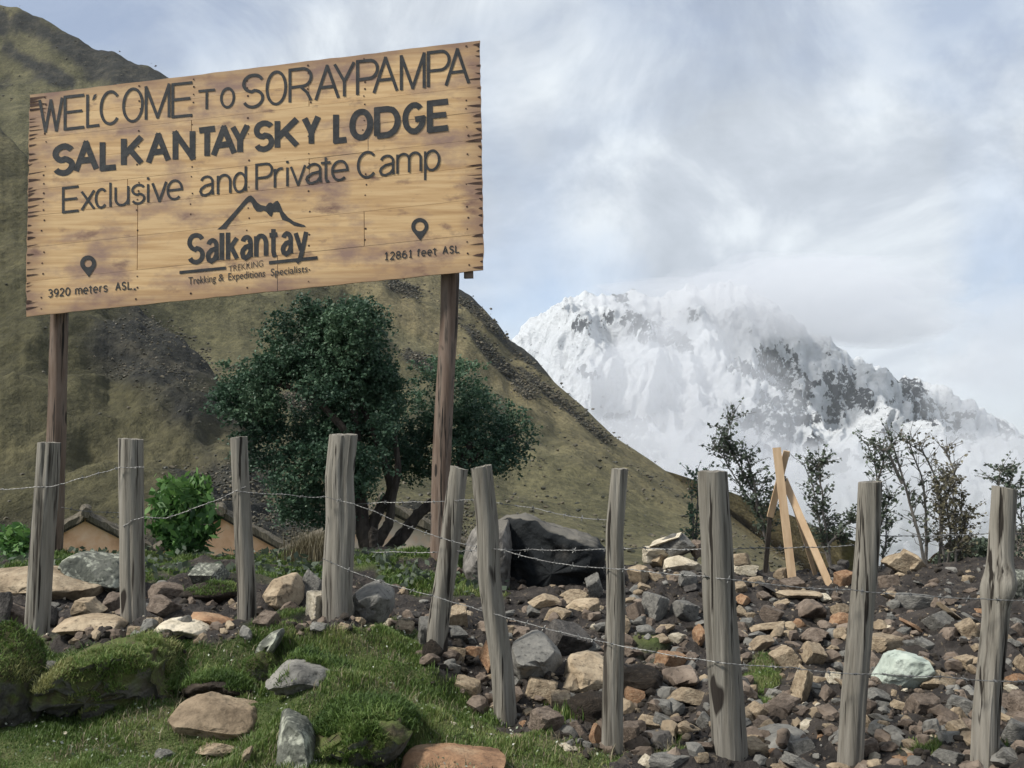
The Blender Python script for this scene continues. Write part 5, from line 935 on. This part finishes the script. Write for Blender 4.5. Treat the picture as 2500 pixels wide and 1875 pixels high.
# bright bush
def bush(cx, y0, y1, w_, Y, label, n=26, dens=1.0, seed=3, mat_='leafb'):
    t = thing('leafy_bush', tuple(at(cx, y1, Y)), label, 'bush'); b = MB(); Ps, Tn = [], []; r_ = np.random.default_rng(seed)
    for k in range(n):
        f = (k + .5) / n; py = y0 + (y1 - y0) * f; half = w_ / 2 * (math.sin(math.pi * min(1, .18 + .85 * f)) ** .6); side = r_.choice([-1, 1])
        for s in (-1, 1, 0):
            ex = cx + s * half * (.5 + .5 * r_.random()) + r_.normal() * 8; A = at(cx + r_.normal() * 6, py + 25, Y + r_.normal() * .08); E = at(ex, py + r_.normal() * 12, Y + r_.normal() * .3 - .05); b.tube([A, (A + E) / 2 + [0, 0, .05], E], [.008, .006, .003], 5)
            m = int(26 * dens); q = r_.random(m)[:, None]; sp = A + (E - A) * (.35 + .65 * q); sp[:, 2] += .05 * np.sin(q[:, 0] * 3) - .09 * r_.random(m) ** 2; sp += r_.normal(0, .05, (m, 3)); Ps.append(sp); Tn.append(np.clip(.75 - .55 * f + r_.normal(0, .2, m), 0, 1))
    b.tube([at(cx, y1 + 15, Y), at(cx, y0 + 40, Y)], [.03, .01], 7); b.build('stem', M['bark'], t); P = np.vstack(Ps); leafcards('crown', P, .05, np.concatenate(Tn), M[mat_], t, aspect=2.4, droop=.8)
bush(452, 1182, 1356, 155, 12.2, 'bright green leafy bush between the second and third fence posts', n=40, dens=1.3)
bush(45, 1300, 1385, 75, 12.2, 'small bright green bush left of the first fence post', n=12, seed=5)
# thin saplings against the snow
def sapling(stems, Y, label, leaf='leafs', dens=1.0, ls=.026, r0=.014, tw=1.0):
    t = thing('sapling', tuple(at(*stems[0][0], Y)), label, 'sapling', 'thin saplings on the crest'); Ps = []
    tb = MB()
    for s in stems:
        P = at([a for a, b in s], [b for a, b in s], Y + rng.normal() * .06); q = np.linspace(0, 1, len(P) * 6); P = np.stack([np.interp(q, np.linspace(0, 1, len(P)), P[:, k]) for k in range(3)], -1)
        P += np.cumsum(rng.normal(0, .003, P.shape), 0); b = MB(); b.tube(P, np.linspace(r0, .004, len(P)), 6); b.build('stem', M['twig'], t)
        for k in range(int(len(P) * 1.5 * tw)):
            i = rng.integers(len(P) // 6, len(P)); d = rng.normal(size=3); d[2] = abs(d[2]) * .9 + .35; d /= np.linalg.norm(d); L_ = (.10 + .16 * rng.random()); E = P[i] + d * L_; Mi = (P[i] + E) / 2 + rng.normal(0, .01, 3); tb.tube([P[i], Mi, E], [.004, .003, .0018], 4)
            m = rng.poisson(6 * dens); Ps.append(P[i] + (E - P[i]) * (.2 + .85 * rng.random((m, 1))) + rng.normal(0, .014, (m, 3)))
    tb.build('twigs', M['twig'], t); P = np.vstack(Ps); leafcards('foliage', P, ls, .3 + rng.normal(0, .22, len(P)), M[leaf], t, aspect=1.4)
sapling([[(1880,1420),(1868,1330),(1850,1260),(1805,1190),(1770,1130),(1750,1090)],[(1872,1340),(1850,1220),(1805,1130),(1780,1070),(1795,1010)],[(1875,1340),(1885,1260),(1900,1200)],[(1850,1250),(1840,1180),(1820,1120),(1740,1100)]], 11.4, 'leafy sapling leaning left behind the broad post, beside the wooden tripod', dens=1.5, ls=.027, tw=1.5)
sapling([[(1700,1400),(1695,1330),(1692,1260),(1690,1190)],[(1700,1390),(1702,1300),(1705,1200),(1700,1160)]], 11.8, 'small sapling mostly hidden behind the broad fence post', dens=1.5, leaf='leaf')
sapling([[(2030,1400),(2012,1330),(2000,1260),(1985,1190),(1965,1130)],[(2030,1400),(2020,1300),(2010,1220),(2000,1150),(2010,1130)],[(2020,1330),(2060,1280),(2085,1265)],[(2012,1330),(2040,1310),(2060,1330)]], 11.2, 'upright leafy sapling to the right of the wooden tripod', dens=1.6, ls=.026, tw=1.4)
sapling([[(2135,1385),(2142,1300),(2145,1200),(2135,1130),(2120,1090)],[(2142,1300),(2160,1240),(2170,1210)],[(2140,1180),(2160,1120),(2130,1080)],[(2150,1390),(2160,1330),(2162,1260)]], 11.3, 'slender sapling rising behind the dark topped fence post', dens=1.2, ls=.026)
sapling([[(2260,1400),(2240,1300),(2205,1180),(2180,1090),(2165,1055)],[(2262,1400),(2262,1260),(2250,1160),(2215,1080)],[(2205,1180),(2170,1110),(2150,1095)]], 11.0, 'tall bare forked sapling between the two rightmost posts', dens=.4, ls=.03, tw=1.3, r0=.02)
sapling([[(2290,1400),(2300,1250),(2290,1180),(2255,1110),(2215,1085)],[(2310,1390),(2320,1300),(2305,1220),(2300,1140)],[(2300,1250),(2330,1150),(2300,1090)]], 11.15, 'bare grey sapling with crossing stems right of the forked one', dens=.45, tw=1.3, leaf='leafd', r0=.018)
sapling([[(2330,1400),(2335,1320),(2330,1240),(2320,1180)],[(2310,1400),(2300,1320),(2295,1250),(2290,1190)],[(2330,1380),(2350,1310),(2370,1250)],[(2350,1400),(2340,1330),(2345,1220)]], 10.9, 'bushy sapling with dry yellowish leaves near the rightmost post', leaf='leafd', dens=1.3, tw=1.6)
sapling([[(2470,1420),(2480,1330),(2478,1240),(2465,1180),(2450,1145)],[(2480,1400),(2495,1300),(2490,1200)],[(2478,1240),(2440,1190),(2445,1150)]], 10.8, 'dark sapling showing above and right of the rightmost post', dens=1.4)
# dark bush and rocky hill beyond at the right
dk = thing('dark_bush', tuple(at(2380, 1415, 14)), 'low dark brown bush left of the rightmost fence post', 'bush')
crown([(2380,1355,50,48,1),(2340,1375,40,35,1),(2410,1375,30,40,1)], 14, 60, .035, 'leafs', dk, droop=.1); branch([(2380,1430),(2385,1390),(2380,1350)], 14, .03, .01, 'stem', dk, 'twig')
RC = np.array([(2240,1460),(2290,1400),(2320,1345),(2340,1325),(2352,1335),(2366,1322),(2380,1338),(2410,1332),(2440,1318),(2470,1300),(2500,1285),(2600,1250),(3000,1180),(3800,1060)], float)
_, RP = polar(np.arange(2230, 3800, 6.), lambda p: np.interp(p, RC[:, 0], RC[:, 1]) + (fbm(P3(p / 14, 1, 0), 3, 14) - .5) * 14, lambda p: np.interp(p, [2230, 2300, 2500], [1475, 1440, 1440]), lambda p: 60 + 0 * p, lambda p: 115 + 0 * p, lambda P, v, s: srel(P, v, s) * .35, 47, 'rocky_hill', mat('rocky_brown_hill', [(.3, (.05, .042, .035)), (.5, (.13, .105, .08)), (.7, (.22, .17, .11))], scale=.3, detail=9, bump=1, bscale=.9, bdist=.6), rows=40)
# ---------------------------------------------------------------- tripod of fresh planks
tp = thing('wooden_tripod', tuple(at(1955, 1430, 10.9)), 'tripod of pale sawn laths tied together, standing on the rubble crest', 'tripod')
def lath(a, b, Y0, Y1, w_=.08, d=.026, m_='newwood'):
    q = MB(); q.bar(at(*a, Y0), at(*b, Y1), w_, d, up=(0, 1, 0)); q.build('leg', M[m_], tp)
lath((1896,1093), (1934,1412), 10.9, 10.7); lath((1914,1170), (2026,1430), 10.95, 10.55, .07); lath((1921,1101), (1880,1262), 10.93, 11.15, .065); lath((1925,1190), (1990,1402), 11.02, 11.4, .04); lath((1880,1262), (1868,1400), 11.15, 11.25, .045, m_='bark')
q = MB(); cc = at(1907, 1168, 10.9)
for k in range(4): a = np.linspace(0, 2 * np.pi, 14); q.tube(cc + np.stack([np.cos(a) * .048, np.sin(a) * .05, 0 * a + (k - 1.5) * .012 + rng.normal(0, .003, 14)], -1), .005, 5)
q.build('wire_binding', M['wire'], tp)
# ---------------------------------------------------------------- small things
b = MB(); b.bar(at(645, 1690, 5.85), at(704, 1700, 5.75), .028, .012); tag(b.build('white_stick', M['pale'], origin=tuple(at(675, 1695, 5.8))), 'flat whitish stick lying beside the clod of dark earth', 'stick')
b = MB(); b.bar(at(406, 1368, 12.0), at(458, 1368, 12.0), .09, .12); tag(b.build('red_brick', M['brick'], origin=tuple(at(432, 1372, 12.0))), 'single red brick block at the foot of the bright green bush', 'brick')
b = MB(); b.bar(at(520, 1362, 12.3), at(745, 1352, 12.6), .04, .05); b.bar(at(555, 1371, 12.3), at(680, 1366, 12.4), .03, .04); tag(b.build('fallen_pole', M['twig'], origin=tuple(at(600, 1368, 12.4))), 'thin grey pole lying on the bank behind the third post', 'pole')
b = MB(); P = at([1425,1445,1470,1490], [1818,1838,1858,1868], 5.45); b.tube(P, .004, 5); tag(b.build('dead_twig', M['straw'], origin=tuple(P[0])), 'thin dead twig curving towards the foot of the thin post', 'twig')
